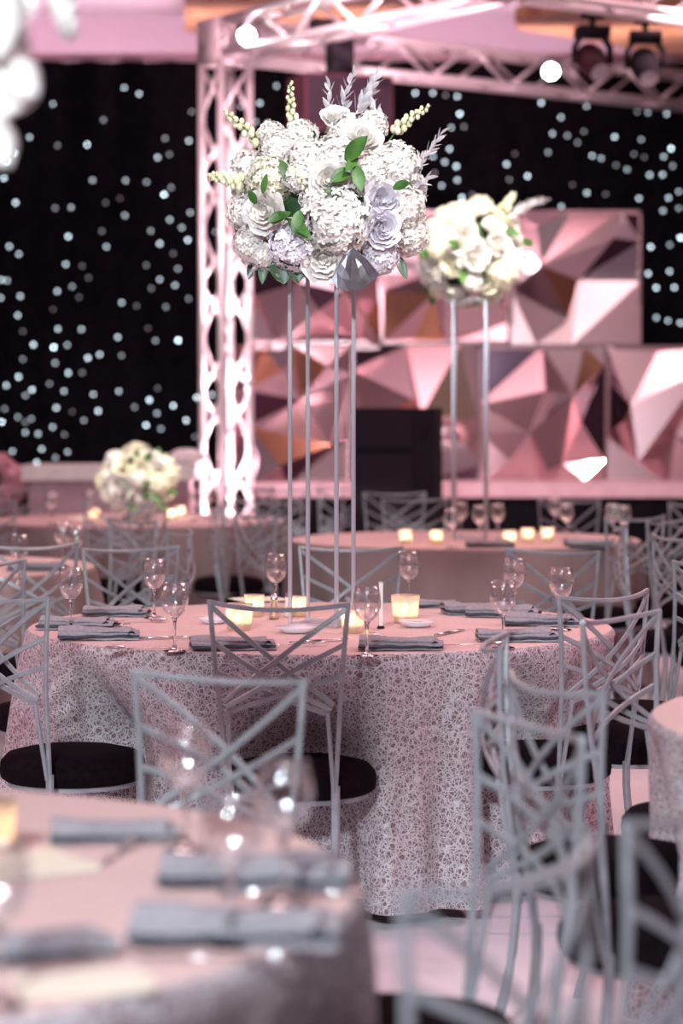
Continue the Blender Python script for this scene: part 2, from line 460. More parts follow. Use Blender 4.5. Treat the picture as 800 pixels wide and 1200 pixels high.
for (x, y, i) in L[98:]:
    k = max(1, int(round(i)))
    if k not in idx: idx[k] = len(mats); mats.append(ledmat(k))
    p = P(x, y, DC - .07); b.ball((p.x, p.y - DC, p.z), .0115, 8, 6, mi=idx[k])
for q in range(420):
    x = rnd.uniform(-9.5, 9.5); z = rnd.uniform(.3, 4.1)
    if -3.0 < x < 3.0: continue
    k = rnd.choice(list(idx)); b.ball((x, -.07, z), .0115, 6, 5, mi=idx[k])
o = b.build('led_lights', mats, cur); o['kind'] = 'stuff'

# stage --------------------------------------------------------------
st = empty('stage', (0, 17.9, 0), 0, 'low stage with dusty pink edge and black skirt below the mirrored panels', 'stage')
zs = P(600, 566, 17.9).z; zs2 = P(600, 583, 17.9).z
b = MB(); b.box((1.5, .8, (zs + zs2) / 2), (4.3, 1.6, zs - zs2)); b.build('stage_deck', M['stagetop'], st, smooth=False)
b = MB(); b.box((1.5, .82, zs2 / 2), (4.26, 1.56, zs2)); b.build('stage_skirt', M['black_drape'], st, smooth=False)

# mirror wall ---------------------------------------------------------
def mirror_panel(x0, x1, z0, z1, y, seed, label, loc_group='faceted mirror panels on the stage'):
    r = random.Random(seed)
    t = empty('mirror_panel', ((x0 + x1) / 2, y, z0), 0, label, 'wall panel', loc_group)
    w = x1 - x0; h = z1 - z0
    b = MB(); b.box((0, .2, h / 2), (w, .1, h)); b.box((0, .12, .015), (w, .16, .03)); b.box((0, .12, h - .015), (w, .16, .03))
    b.box((-w / 2 + .01, .12, h / 2), (.02, .16, h)); b.box((w / 2 - .01, .12, h / 2), (.02, .16, h))
    b.build('panel_frame', M['mirrors'][0], t, smooth=False)
    nx, nz = 3, 3
    pts = []
    for i in range(nx + 1):
        for j in range(nz + 1):
            x = -w / 2 + w * i / nx; z = h * j / nz; yy = 0.0
            if 0 < i < nx: x += r.uniform(-.2, .2) * w
            if 0 < j < nz: z += r.uniform(-.2, .2) * h
            edge = i in (0, nx) or j in (0, nz)
            yy = r.uniform(0, .10) if edge else r.uniform(-.26, .16)
            pts.append(Vector((x, yy, z)))
    b = MB()
    for i in range(nx):
        for j in range(nz):
            q = [pts[i * (nz + 1) + j], pts[(i + 1) * (nz + 1) + j], pts[(i + 1) * (nz + 1) + j + 1], pts[i * (nz + 1) + j + 1]]
            mode = r.random()
            pick = lambda: r.choices(range(5), (33, 21, 11, 19, 16))[0]
            if mode < .25:
                b.add([q[0], q[1], q[2]], [(0, 1, 2)], pick()); b.add([q[0], q[2], q[3]], [(0, 1, 2)], pick())
            elif mode < .5:
                b.add([q[0], q[1], q[3]], [(0, 1, 2)], pick()); b.add([q[1], q[2], q[3]], [(0, 1, 2)], pick())
            else:
                c = sum(q, Vector()) / 4 + Vector((r.uniform(-.05, .05), -r.uniform(.04, .15), r.uniform(-.05, .05)))
                for k in range(4): b.add([q[k], q[(k + 1) % 4], c], [(0, 1, 2)], pick())
    b.build('facets', M['mirrors'], t, smooth=False)
    return t
DM = 18.6
def XZ(px, py): p = P(px, py, DM); return p.x, p.z
zt1 = XZ(0, 246)[1]; zm = XZ(0, 405)[1]; zb = XZ(0, 569)[1]
rowA = [292, 446, 600, 755]; rowB = [262, 412, 562, 712, 862]
la = ['rose mirrored facet panel in the upper row, partly behind the tall centrepiece', 'rose mirrored facet panel in the upper row, middle of three, between the two tall bouquets', 'rose mirrored facet panel at the right end of the upper row, beside the star curtain']
lb = ['rose mirrored facet panel in the lower row right of the truss tower', 'rose mirrored facet panel in the lower row behind the black speaker stack', 'rose mirrored facet panel in the lower row behind the second tall stand', 'rose mirrored facet panel at the right end of the lower row']
for i in range(3): mirror_panel(XZ(rowA[i], 0)[0], XZ(rowA[i + 1], 0)[0] - .01, zm + .01, zt1, DM, 11 + i, la[i])
for i in range(4): mirror_panel(XZ(rowB[i], 0)[0], XZ(rowB[i + 1], 0)[0] - .01, zb, zm, DM, 31 + i, lb[i])

# truss -----------------------------------------------------------------
def truss(name, a, c, up, label, side=.24, rc=.026, rb=.014, step=.40, grp='aluminium truss sections'):
    a = Vector(a); c = Vector(c); up = Vector(up).normalized()
    T = (c - a); Ln = T.length; T.normalize()
    N = T.cross(up).normalized(); U = N.cross(T).normalized()
    t = empty(name, a, 0, label, 'truss', grp)
    h = side / 2
    cn = [N * h + U * h, -N * h + U * h, -N * h - U * h, N * h - U * h]
    for q in cn:
        b = MB(); b.tube([q, q + T * Ln], rc, 12); b.build('chord', M['truss'], t)
    ns = int(round(Ln / step)); st_ = Ln / ns
    for k in range(4):
        p, q = cn[k], cn[(k + 1) % 4]
        for i in range(ns):
            u0 = T * (i * st_ + .02); u1 = T * ((i + 1) * st_ - .02)
            (s0, s1) = (p, q) if (i % 2 == 0) else (q, p)
            b = MB(); b.tube([s0 + u0, s1 + u1], rb, 8); b.build('brace', M['truss'], t)
    for u in (0.0, Ln):
        b = MB()
        for k in range(4): b.tube([cn[k] + T * u, cn[(k + 1) % 4] + T * u], rb * 1.3, 8)
        b.build('end_frame', M['truss'], t)
    return t
zB = P(264, 72, 17).z + .0      # underside of the beams
tc_ = Vector((P(264, 0, 17).x, 17.0, 0))
dB = Vector((math.cos(math.radians(37)), math.sin(math.radians(37)), 0))
dA = Vector((math.sin(math.radians(35)), -math.cos(math.radians(35)), 0))
zc_ = zB + .145
truss('truss_tower', tc_ + Vector((0, 0, .02)), tc_ + Vector((0, 0, zB - .02)), dB, 'upright pink-lit truss tower standing left of the mirrored panels')
b = MB(); b.box((0, 0, .0), (.34, .34, .29)); 
# corner block as an open cube of tubes
def corner(p, label, dirn):
    t = empty('truss_corner', p, math.atan2(dirn.y, dirn.x), label, 'truss', 'aluminium truss sections')
    h = .12
    for sx in (-1, 1):
        for sy in (-1, 1):
            b = MB(); b.tube([(sx * h, sy * h, -h), (sx * h, sy * h, h)], .025, 10); b.build('upright', M['truss'], t)
    b = MB(); b.tube([(-h, -h, -h), (h, -h, -h), (h, h, -h), (-h, h, -h), (-h, -h, -h)], .025, 8); b.build('lower_ring', M['truss'], t)
    b = MB(); b.tube([(-h, -h, h), (h, -h, h), (h, h, h), (-h, h, h), (-h, -h, h)], .025, 8); b.build('upper_ring', M['truss'], t)
    b = MB(); b.box((-h - .02, 0, 0), (.008, .28, .28)); b.build('end_plate', M['truss'], t)
corner(tc_ + Vector((0, 0, zc_)), 'truss corner block on top of the truss tower', dB)
cA = tc_ + dA * 3.15 + Vector((0, 0, zc_))
corner(cA, 'truss corner block where the near beams meet at the top edge', dB)
truss('truss_beam', tc_ + dA * .19 + Vector((0, 0, zc_)), tc_ + dA * 2.96 + Vector((0, 0, zc_)), (0, 0, 1), 'overhead truss beam rising from the tower towards the top middle')
truss('truss_beam', tc_ + dB * .19 + Vector((0, 0, zc_)), tc_ + dB * 6.0 + Vector((0, 0, zc_)), (0, 0, 1), 'long overhead truss beam running in front of the curtain top')
truss('truss_beam', cA + dB * .19, cA + dB * 4.5, (0, 0, 1), 'overhead truss beam carrying two moving heads, top right')
# uplights standing in the tower, aimed up
for k, (dx, dy) in enumerate(((0.0, 0.0),)):
    pl = empty('uplight', tc_ + Vector((dx, dy, 0)), 0, 'small uplight glowing inside the base of the truss tower', 'uplight')
    b = MB(); b.lathe([(.001, 0), (.07, 0), (.07, .10), (.055, .11)], 16); b.build('housing', M['speaker'], pl)
    b = MB(); b.lathe([(.001, .108), (.055, .108)], 16); b.build('lens', M['lamp'], pl)
spot('tower_uplight', tc_ + Vector((0, 0, .14)), tc_ + Vector((0, 0, 4)), 260, (1, .62, .70), 60, .6, .05)
for z, en in ((1.0, 17), (1.6, 15), (2.2, 9), (3.2, 3.5)):
    point('tower_fill_glow', tc_ + Vector((0, 0, z)), en, (1, .66, .74), .06)  # added point lights without fixtures, brightening the tubes from within

def lamp_fixture(px, py, d, label, size=.055):
    p = P(px, py, d); t = empty('par_lamp', p, 0, label, 'lamp', 'lit lamps on the truss')
    b = MB(); b.lathe([(.001, .10), (size * .8, .10), (size * 1.2, .02), (size * 1.25, -.02)], 20)
    o = b.build('housing', M['speaker'], t); o.rotation_euler = (-PI / 2, 0, 0)
    b = MB(); b.lathe([(.001, -.012), (size, -.012)], 20)
    o = b.build('lens', M['lamp'], t); o.rotation_euler = (-PI / 2, 0, 0)
    b = MB(); b.tube([(-size * 1.3, .04, 0), (-size * 1.3, .04, size * 1.6), (size * 1.3, .04, size * 1.6), (size * 1.3, .04, 0)], .008, 6); b.build('yoke', M['speaker'], t)
lamp_fixture(289, 42, 16.6, 'bright white par lamp in the truss above the tower')
lamp_fixture(645, 84, 18.3, 'bright white par lamp shining in the long back truss beam')

def moving_head(px, d, ztop, tilt, label):
    p = P(px, 0, d); p.z = ztop
    t = empty('moving_head_lamp', p, random.Random(px).uniform(-.5, .5), label, 'stage light', 'moving head lamps under the near truss')
    b = MB(); b.tube([(0, 0, -.02), (0, 0, .05)], .02, 8); b.box((0, 0, .05), (.14, .05, .04)); b.build('clamp', M['speaker'], t)
    b = MB(); b.box((0, 0, -.055), (.20, .13, .07)); b.build('base', M['speaker'], t)
    for s in (-1, 1):
        b = MB(); b.ribbon([(s * .08, 0, -.09), (s * .115, 0, -.15), (s * .115, 0, -.25)], .06, .03, (1, 0, 0)); b.build('yoke_arm', M['speaker'], t)
    h = empty_part('head', (0, 0, -.235), t); h.rotation_euler = (tilt, 0, .2)
    b = MB(); b.lathe([(.001, .13), (.05, .125), (.08, .09), (.095, .03), (.085, -.05), (.07, -.12), (.06, -.13)], 20)
    b.build('lamp_body', M['mauve'] if px < 700 else M['speaker'], h)
    b = MB(); b.lathe([(.001, -.125), (.06, -.13)], 20); b.build('lens', M['lens'], h)
def empty_part(name, loc, parent):
    o = bpy.data.objects.new(name, None); COL.objects.link(o); o.location = loc; o.parent = parent; o.empty_display_size = .05
    return o
pc = cA + dB * 1.15
moving_head(694, 15.15, zB - .03, -.9, 'dark moving head lamp under the truss, left of the pair')
moving_head(756, 15.35, zB - .03, -.8, 'dark moving head lamp under the truss, right of the pair')

# hung speaker ------------------------------------------------------------
hp = P(398, 118, 16.2)
t = empty('hanging_speaker', hp, .35, 'dark loudspeaker hanging on a pole behind the tall centrepiece', 'speaker')
b = MB(); b.box((0, 0, -.02), (.62, .36, .34)); b.build('cabinet', M['mauve'], t, smooth=False)
b = MB(); b.box((0, -.185, -.02), (.58, .02, .30)); b.build('grille', M['grille'], t, smooth=False)
b = MB(); b.box((0, 0, .31), (.15, .15, .34)); b.build('pole', M['speaker'], t, smooth=False)
b = MB(); b.box((0, 0, .50), (.40, .12, .06)); b.build('bracket', M['speaker'], t, smooth=False)

# speaker stack --------------------------------------------------------------
DS = 15.3
xs0, xs1 = P(420, 0, DS).x, P(517, 0, DS).x
xm = (xs0 + xs1) / 2
for (za, zb_, lab) in ((0.0, .58, 'black subwoofer cabinet standing on the floor under the speaker stack'), (.583, 1.165, 'black subwoofer cabinet in the middle of the speaker stack'), (1.168, 1.44, 'flat black speaker on top of the stack before the mirrors')):
    t = empty('speaker_cabinet', (xm, DS + .3, za), -.12, lab, 'speaker', 'stacked black speakers')
    h = zb_ - za
    b = MB(); b.box((0, 0, h / 2), (.52, .6, h)); b.build('cabinet', M['speaker'], t, smooth=False)
    b = MB(); b.box((-.06, -.305, h / 2), (.36, .02, h - .05)); b.build('grille', M['grille'], t, smooth=False)
    b = MB(); b.tube([(.2, -.30, h * .3), (.2, -.325, h * .35), (.2, -.325, h * .65), (.2, -.30, h * .7)], .008, 6); b.build('handle', M['grille'], t)

# ------------------------------------------------------------------ banquet cloths
def table_cloth(x, y, seed, label, material, R=.912, zt=.76, hem=.045, nfold=13, amp=.075, n=360, dents=(), top=None):
    r = random.Random(seed)
    ph = [r.uniform(0, 2 * PI) for _ in range(6)]
    b = MB(); vs = []; fs = []
    rings = []
    for q in (0.02, .2, .4, .6, .8, .93): rings.append((R * q, zt, 0))
    for k in range(5):
        a = k / 4 * PI / 2
        rings.append((R - .02 + .02 * math.sin(a), zt - .02 + .02 * math.cos(a), 0))
    for k in range(1, 15):
        u = k / 14
        rings.append((R + .055 * u, zt - .02 - (zt - .02 - hem) * u, u))
    def fold(a, u):  # hanging folds, deeper towards the hem
        f = math.sin(nfold * a + ph[0] + 1.3 * math.sin(2 * a + ph[1])) 
        f = math.copysign(abs(f) ** 1.2, f)
        g = .5 * math.sin((nfold * 2 + 3) * a + ph[2] + .9 * math.sin(3 * a + ph[3]))
        m = .65 + .35 * math.sin(3 * a + ph[4])
        return (f * m + g * .4) * amp * (u ** .6)
    for (rr, z, u) in rings:
        for k in range(n):
            a = 2 * PI * k / n
            q = rr + (fold(a, u) if u > 0 else 0)
            if u > 0:
                for (az_, dp, wd) in dents:
                    da = (a - math.radians(az_) + PI) % (2 * PI) - PI
                    q -= dp * math.exp(-(da / math.radians(wd)) ** 2) * min(1, u * 2.6) ** 1.2
            vs.append((q * math.cos(a), q * math.sin(a), z))
    for i in range(len(rings) - 1):
        for k in range(n):
            k2 = (k + 1) % n
            fs.append((i * n + k, (i + 1) * n + k, (i + 1) * n + k2, i * n + k2))
    ntop = 7 * n
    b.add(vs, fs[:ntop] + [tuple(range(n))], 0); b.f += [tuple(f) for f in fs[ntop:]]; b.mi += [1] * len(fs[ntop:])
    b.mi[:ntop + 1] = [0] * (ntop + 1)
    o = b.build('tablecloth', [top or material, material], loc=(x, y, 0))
    return tag(o, label, 'tablecloth', 'round floor-length tablecloths')

T1 = Vector((-.066, 7.5, 0)); T0 = Vector((-.88, 3.39, 0)); T2 = Vector((.64, 12.5, 0))
T3 = Vector((-1.245, 14.7, 0)); T4 = Vector((-1.96, 10.3, 0)); TR = Vector((1.58, 5.2, 0)); T5 = Vector((2.5, 10.3, 0))
table_cloth(T1.x, T1.y, 3, 'pink-grey web-patterned cloth on the central round table under the tall bouquet', M['cloth'], nfold=19, amp=.055, top=M['cloth_top_lit'], dents=[(a, .22, 13) for a in (225, 266, 314, 345)] + [(a, .12, 13) for a in (18, 56, 86, 117, 155)])
table_cloth(T0.x, T0.y, 4, 'blurred pink web-patterned cloth on the nearest table, bottom left', M['cloth'], top=M['cloth_top_lit'], dents=[(a, .16, 13) for a in (62, 23, -18, -38)])
table_cloth(TR.x, TR.y, 5, 'grey cloth corner of the table at the right edge, behind blurred chairs', M['cloth'], top=M['cloth_top_lit'], dents=[(a, .16, 13) for a in (140, 178, 207)])
table_cloth(T2.x, T2.y, 6, 'mauve cloth on the round table below the second tall stand', M['cloth_far'], n=240, top=M['cloth_top_lit'], amp=.055)
table_cloth(T3.x, T3.y, 7, 'taupe cloth on the far left table with the low white bouquet', M['cloth_far'], n=240, top=M['cloth_top_lit'], amp=.055)
table_cloth(T4.x, T4.y, 8, 'grey-mauve cloth on the table cut by the left edge', M['cloth_far'], n=240, top=M['cloth_top_lit'], amp=.055)
table_cloth(T5.x, T5.y, 9, 'mauve cloth on the table beyond the right edge', M['cloth_far'], n=240, top=M['cloth_top_lit'], amp=.055)

# ------------------------------------------------------------------ chairs
# local frame: +Y faces the table, back stands at y = 0
CH = {}
def chair_meshes():
    ZT, Z1, Z2 = .92, .815, .735
    def post_x(z): return .146 + (.189 - .146) * (z - .43) / (ZT - .43)
    def post_y(z): return .035 - .035 * min(1, (z - .43) / .3)
    for s, nm in ((-1, 'postL'), (1, 'postR')):
        b = MB(); b.ribbon([(s * post_x(z), post_y(z), z) for z in (.40, .52, .66, .80, ZT)], .012, .012); CH[nm] = b.mesh('back_post', M['frame'], False)
        b = MB(); b.ribbon([(s * .135, -.004, .635), (s * .139, .012, .53), (s * .143, .03, .42)], .011, .011); CH['strut' + nm[-1]] = b.mesh('strut', M['frame'], False)
    b = MB()
    b.ribbon([(x, -.045 * (1 - (x / .189) ** 2), ZT - .014 * (1 - (x / .189) ** 2)) for x in [-.194 + .0485 * 2 * k / 2 for k in range(9)]], .012, .012)
    CH['rail'] = b.mesh('top_rail', M['frame'], False)
    k = 0
    for s in (-1, 1):
        for (za, zb_, xb, bow) in ((ZT - .008, .655, .150, .035), (Z1, .642, .143, .05), (Z2, .630, .135, .028)):
            pts = []
            for i in range(9):
                u = i / 8
                x = s * (post_x(za) + (-xb - post_x(za)) * u)
                z = za + (zb_ - za) * u
                y = -(bow + (.008 if s > 0 else -.004)) * 4 * u * (1 - u)
                pts.append((x, y, z))
            b = MB(); b.ribbon(pts, .0135, .007); CH['bar%d' % k] = b.mesh('back_bar', M['frame'], False); k += 1
    # seat
    b = MB(); b.lathe([(.001, .388), (.19, .388), (.203, .398), (.206, .42), (.203, .442), (.185, .462), (.14, .473), (.07, .478), (.001, .479)], 40, (0, .235, 0))
    CH['seat'] = b.mesh('seat_cushion', M['velvet'])
    b = MB(); b.lathe([(.160, .374), (.184, .374), (.184, .388), (.160, .388), (.160, .374)], 40, (0, .235, 0)); CH['ring'] = b.mesh('seat_ring', M['frame'], False)
    for s, nm in ((-1, 'L'), (1, 'R')):
        b = MB(); b.ribbon([(s * .146, .036, .435), (s * .146, .036, .37), (s * .15, .02, .2), (s * .158, -.03, .0)], .022, .016); CH['rear' + nm] = b.mesh('leg', M['frame'], False)
        b = MB(); b.ribbon([(s * .12, .375, .385), (s * .128, .385, .25), (s * .14, .41, .1), (s * .148, .43, .0)], .020, .015); CH['front' + nm] = b.mesh('leg', M['frame'], False)
chair_meshes()
KEYS = [('back_post', 'postL'), ('back_post', 'postR'), ('strut', 'strutL'), ('strut', 'strutR'), ('top_rail', 'rail')] + \
       [('back_bar', 'bar%d' % k) for k in range(6)] + [('seat_cushion', 'seat'), ('seat_ring', 'ring'), ('leg', 'rearL'), ('leg', 'rearR'), ('leg', 'frontL'), ('leg', 'frontR')]
def make_chair():
    t = empty('banquet_chair', (0, 0, 0), 0, 'silver lattice-back banquet chair with black round seat', 'chair', 'silver lattice-back banquet chairs')
    for nm, k in KEYS: inst(nm, CH[k], t)
    return t
first = make_chair(); used = [False]
def place_chair(center, az, label, r=1.17, twist=0, pos=None):
    a = math.radians(az)
    loc = Vector((center.x + r * math.cos(a), center.y + r * math.sin(a), 0)) if pos is None else Vector((pos[0], pos[1], 0))
    # facing direction towards the centre
    rz = math.atan2(-math.sin(a), -math.cos(a)) - PI / 2 + math.radians(twist)
    if not used[0]:
        t = first; used[0] = True
    else:
        t = first.copy(); COL.objects.link(t)
        for ch in first.children:
            c = ch.copy(); COL.objects.link(c); c.parent = t
    t.location = loc; t.rotation_euler = (0, 0, rz)
    t['label'] = label
    return t
SB = 'silver lattice chair '
# central table
place_chair(T1, 225.3, SB + 'at the left front of the central table', r=1.22)
place_chair(T1, 265, SB + 'in sharp focus, back turned, front of the central table', r=1.15, twist=-9)
place_chair(T1, 314, SB + 'angled at the right front of the central table', r=1.14)
place_chair(T1, 345, SB + 'mostly off frame, right side of the central table', r=1.2)
place_chair(T1, 18, SB + 'at the right edge, far right of the central table', r=1.3)
place_chair(T1, 56, SB + 'beyond the central table behind its right wine glasses', r=1.48)
place_chair(T1, 86, SB + 'beyond the central table, right behind the tall stand', r=1.42)
place_chair(T1, 117, SB + 'beyond the central table behind its left wine glasses', r=1.56)
place_chair(T1, 155, SB + 'edge-on at the far left of the central table', r=1.2)
# nearest table
place_chair(T0, 62, SB + 'across the nearest table, blurred frame over the web cloth', r=1.37)
place_chair(T0, 23, SB + 'blurred, its black seat cut by the bottom edge', r=1.28)
place_chair(T0, -20, SB + 'blurred at the lower right edge of frame', pos=(.415, 3.13), twist=0)
place_chair(T0, -38, SB + 'largest and most blurred, bottom centre right', pos=(.18, 2.68))
# right table
place_chair(TR, 140, SB + 'with crisp curved bars, right of the central table front', pos=(.69, 5.94), twist=4)
place_chair(TR, 178, SB + 'seen edge-on before the right half of the web cloth', pos=(.355, 5.3), twist=-4)
place_chair(TR, 202, SB + 'blurred, back to the right table, black seat at right edge', pos=(.40, 4.5))
# second table
for az, lb_ in ((214, 'left front of the second table'), (250, 'front of the second table near the candles'), (306, 'right front of the second table'), (342, 'right side of the second table'), (20, 'far right of the second table'), (60, 'beyond the second table, right of its stand'), (100, 'beyond the second table, by the speaker stack'), (140, 'far left of the second table before the speakers'), (178, 'left end of the second table')):
    if az in (250,): continue
    place_chair(T2, az, SB + 'at the ' + lb_ if not lb_.startswith('beyond') else SB + lb_, r=1.28)
for az, lb_ in ((-90, 'at the front of the far left table under the low bouquet'), (-55, 'at the right front of the far left table'), (-22, 'right of the far left table before the truss tower'), (-125, 'at the left front of the far left table'), (60, 'behind the far left table near the bar'), (130, 'behind the far left table at the left edge')):
    place_chair(T3, az, SB + lb_, r=1.28)
place_chair(T3, -40, SB + 'blurred beside the tall stand in the aisle', pos=(-.98, 12.2), twist=15)
for az, lb_ in ((-56, 'at the right front of the table cut by the left edge'), (-10, 'right of the table cut by the left edge'), (40, 'beyond the table cut by the left edge')):
    place_chair(T4, az, SB + lb_, r=1.42 if az == -56 else 1.3)
for az, lb_ in ((207, 'at the left front of the table beyond the right edge'), (172, 'left of the table beyond the right edge'), (141, 'at the far left of the table beyond the right edge')):
    place_chair(T5, az, SB + lb_, r=1.28)
for i, (px, d, tw, lb_) in enumerate(((330, 15.4, 20, 'in the far row below the stage, left one'), (404, 15.8, -15, 'in the far row below the stage, middle one'), (462, 14.8, 0, 'in the far row in front of the speaker stack'))):
    place_chair(Vector((0, 17, 0)), 270, SB + lb_, pos=((px - 400) / F * d, d), twist=180 + tw)
for i, (px, d, tw, lb_) in enumerate(((-60, 16.0, 20, 'far left edge, behind the far left table'), (74, 17.9, -30, 'far left beside the bar counter'))):
    place_chair(Vector((0, 17, 0)), 270, SB + lb_, pos=((px - 400) / F * d, d), twist=180 + tw)

# ------------------------------------------------------------------ bar counter
db = 16.3
x0, x1 = P(22, 0, db).x, P(226, 0, db).x
zt = P(0, 549, db).z
t = empty('bar_counter', ((x0 + x1) / 2, db + .3, 0), 0, 'white-topped bar counter with mauve front under the star curtain', 'bar')
b = MB(); b.box((0, 0, (zt - .05) / 2), (x1 - x0 - .08, .5, zt - .05)); b.build('counter_front', M['pinkcloth'], t, smooth=False)
b = MB(); b.box((0, 0, zt - .03), (x1 - x0, .6, .10)); b.build('counter_top', M['whitecloth'], t, smooth=False)
t = empty('cushion', (P(214, 0, db).x, db + .3, zt + .02), .3, 'white plump cushion on the bar counter end', 'cushion')
b = MB(); b.ball((0, 0, .05), .12, 16, 10, (1.1, .7, .5)); b.build('cushion_cover', M['whitecloth'], t)

# ------------------------------------------------------------------ flowers
def rose_mesh(seed, m, name='rose'):
    r = random.Random(seed); b = MB()
    layers = [(3, .20, .84, .02), (4, .36, .90, .08), (4, .56, .92, .18), (5, .78, .86, .34), (5, .98, .72, .55)]
    off = 0
    for li, (n_, rad, ht, opn) in enumerate(layers):
        off += .7
        for k in range(n_):
            a0 = off + 2 * PI * k / n_ + r.uniform(-.12, .12)
            span = 2 * PI / n_ * .92
            h_ = ht * r.uniform(.94, 1.06)
            nu, nv = 6, 5; vs = []
            for j in range(nv + 1):
                v = j / nv
                for i in range(nu + 1):
                    u = i / nu - .5
                    wdt = math.sin(PI * (.18 + .64 * v)) ** .7
                    a = a0 + u * span * 1.5 * wdt
                    # cup profile then flared lip
                    rr = rad * (math.sin(v * PI * .5) ** .75) * (.92 + .16 * (i / nu)) + opn * .30 * v ** 4 + .03 * math.sin(9 * a + seed)* v ** 3
                    z = -.45 + (h_ + .15) * v ** 1.15 - opn * .30 * v ** 5 - 1.0 * (abs(u) ** 2.4) * v * .5
                    vs.append((rr * math.cos(a), rr * math.sin(a), z))
            fs = []
            for j in range(nv):
                for i in range(nu):
                    q = j * (nu + 1) + i; fs.append((q, q + 1, q + nu + 2, q + nu + 1))
            b.add(vs, fs)
    b.ball((0, 0, -.2), .34, 10, 8, (1, 1, .8))
    return b.mesh(name, m)
def hydrangea_mesh(seed, m, nf=190, name='hydrangea', size=.19):
    r = random.Random(seed); b = MB()
    b.ball((0, 0, 0), .78, 14, 10)
    for k in range(nf):
        z = 1 - 2 * (k + .5) / nf; ph = k * 2.39996 + r.uniform(-.2, .2)
        q = math.sqrt(1 - z * z); N = Vector((q * math.cos(ph), q * math.sin(ph), z))
        c = N * r.uniform(.84, 1.04); U = N.orthogonal().normalized(); V = N.cross(U)
        a0 = r.uniform(0, PI / 2); s = size * r.uniform(.8, 1.15)
        tilt = Vector((r.uniform(-.3, .3), r.uniform(-.3, .3), r.uniform(-.3, .3)))
        N2 = (N + tilt).normalized(); U = (U - N2 * U.dot(N2)).normalized(); V = N2.cross(U)
        for p in range(4):
            a = a0 + p * PI / 2
            d = U * math.cos(a) + V * math.sin(a); e_ = N2.cross(d)
            vs = [c, c + d * s * .45 + e_ * s * .34 + N2 * s * .12, c + d * s * .85 + e_ * s * .26 + N2 * s * .16, c + d * s * .98 + N2 * s * .05,
                  c + d * s * .85 - e_ * s * .26 + N2 * s * .16, c + d * s * .45 - e_ * s * .34 + N2 * s * .12]
            b.add(vs, [(0, 1, 2, 3), (0, 3, 4, 5)])
    return b.mesh(name, m, False)
def leaf_verts(b, base, d, up, L_, w, curl=.2, mi=0):
    d = Vector(d).normalized(); up = Vector(up); s = d.cross(up).normalized(); up = s.cross(d).normalized()
    vs = []; n_ = 7
    for i in range(n_ + 1):
        u = i / n_
        c = Vector(base) + d * L_ * u - up * curl * L_ * u * u
        hw = w * math.sin(PI * min(1, u * .93 + .05)) ** .8 * .5 if i < n_ else .0005
        vs += [c - s * hw + up * hw * .3, c - up * .0, c + s * hw + up * hw * .3]
    fs = []
    for i in range(n_):
        q = i * 3; fs += [(q, q + 1, q + 4, q + 3), (q + 1, q + 2, q + 5, q + 4)]
    b.add(vs, fs, mi)
def leaf_part(name, m, parent, *args):
    b = MB(); leaf_verts(b, *args); return b.build(name, m, parent)
def sprig(name, m, p0, p1, bend, parent, nl=16, L_=.05, w=.015, seed=1):
    r = random.Random(seed); p0 = Vector(p0); p1 = Vector(p1); bend = Vector(bend)
    b = MB(); pts = [p0.lerp(p1, u / 8) + bend * math.sin(PI * u / 8) for u in range(9)]
    b.tube(pts, [.0025 * (1 - .6 * i / 8) for i in range(9)], 5)
    T = (p1 - p0).normalized(); w *= 1.25; s = T.orthogonal()
    for k in range(nl):
        u = .25 + .75 * k / nl; i = min(7, int(u * 8)); c = pts[i].lerp(pts[i + 1], u * 8 - i)
        a = k * 2.4; s = T.orthogonal().normalized(); q = T.cross(s)
        d = T * .9 + (s * math.cos(a) + q * math.sin(a)) * .9
        leaf_verts(b, c, d, T, L_ * (1.15 - .5 * u) * r.uniform(.8, 1.2), w * (1.15 - .4 * u), -.2)
    leaf_verts(b, pts[-1], T, s, L_ * .8, w * .8)
    return b.build(name, m, parent)
def bud_spike(name, p0, p1, bend, parent, nb=22, size=.011, seed=1, m='bud'):
    r = random.Random(seed); p0 = Vector(p0); p1 = Vector(p1); bend = Vector(bend)
    b = MB(); pts = [p0.lerp(p1, u / 10) + bend * math.sin(PI * u / 10) for u in range(11)]
    b.tube(pts, [.003 * (1 - .6 * i / 10) for i in range(11)], 5, mi=1)
    T = (p1 - p0).normalized(); s = T.orthogonal().normalized(); q = T.cross(s)
    for k in range(nb):
        u = .3 + .69 * k / nb; i = min(9, int(u * 10)); c = pts[i].lerp(pts[i + 1], u * 10 - i)
        a = k * 2.4; rr = .8 * size * (1.5 - 1.0 * u)
        d = (s * math.cos(a) + q * math.sin(a))
        b.ball(c + d * rr * 1.3, rr, 7, 5, (1, 1, 1.25))
    return b.build(name, [M[m], M['leaf']], parent)

FL = {'rose': [rose_mesh(s, M['petal']) for s in (1, 2, 3)], 'rose_l': [rose_mesh(s, M['lilac']) for s in (4, 5)], 'rose_c': [rose_mesh(s, M['cream']) for s in (6, 7)],
      'hyd': [hydrangea_mesh(s, M['petal']) for s in (1, 2)], 'hyd_l': [hydrangea_mesh(3, M['lilac'])], 'hyd_c': [hydrangea_mesh(4, M['cream'], 150, size=.2)],
      'stock': [hydrangea_mesh(8, M['petal'], 90, 'stock_flower', .30)]}
NAMES = {'rose': 'rose', 'rose_l': 'rose', 'rose_c': 'rose', 'hyd': 'hydrangea', 'hyd_l': 'hydrangea', 'hyd_c': 'hydrangea', 'stock': 'stock_flower'}
def orient(v, spin=0):  # aim local +Z along v
    return (Vector(v).to_track_quat('Z', 'Y').to_matrix() @ Matrix.Rotation(spin, 3, 'Z')).to_euler()
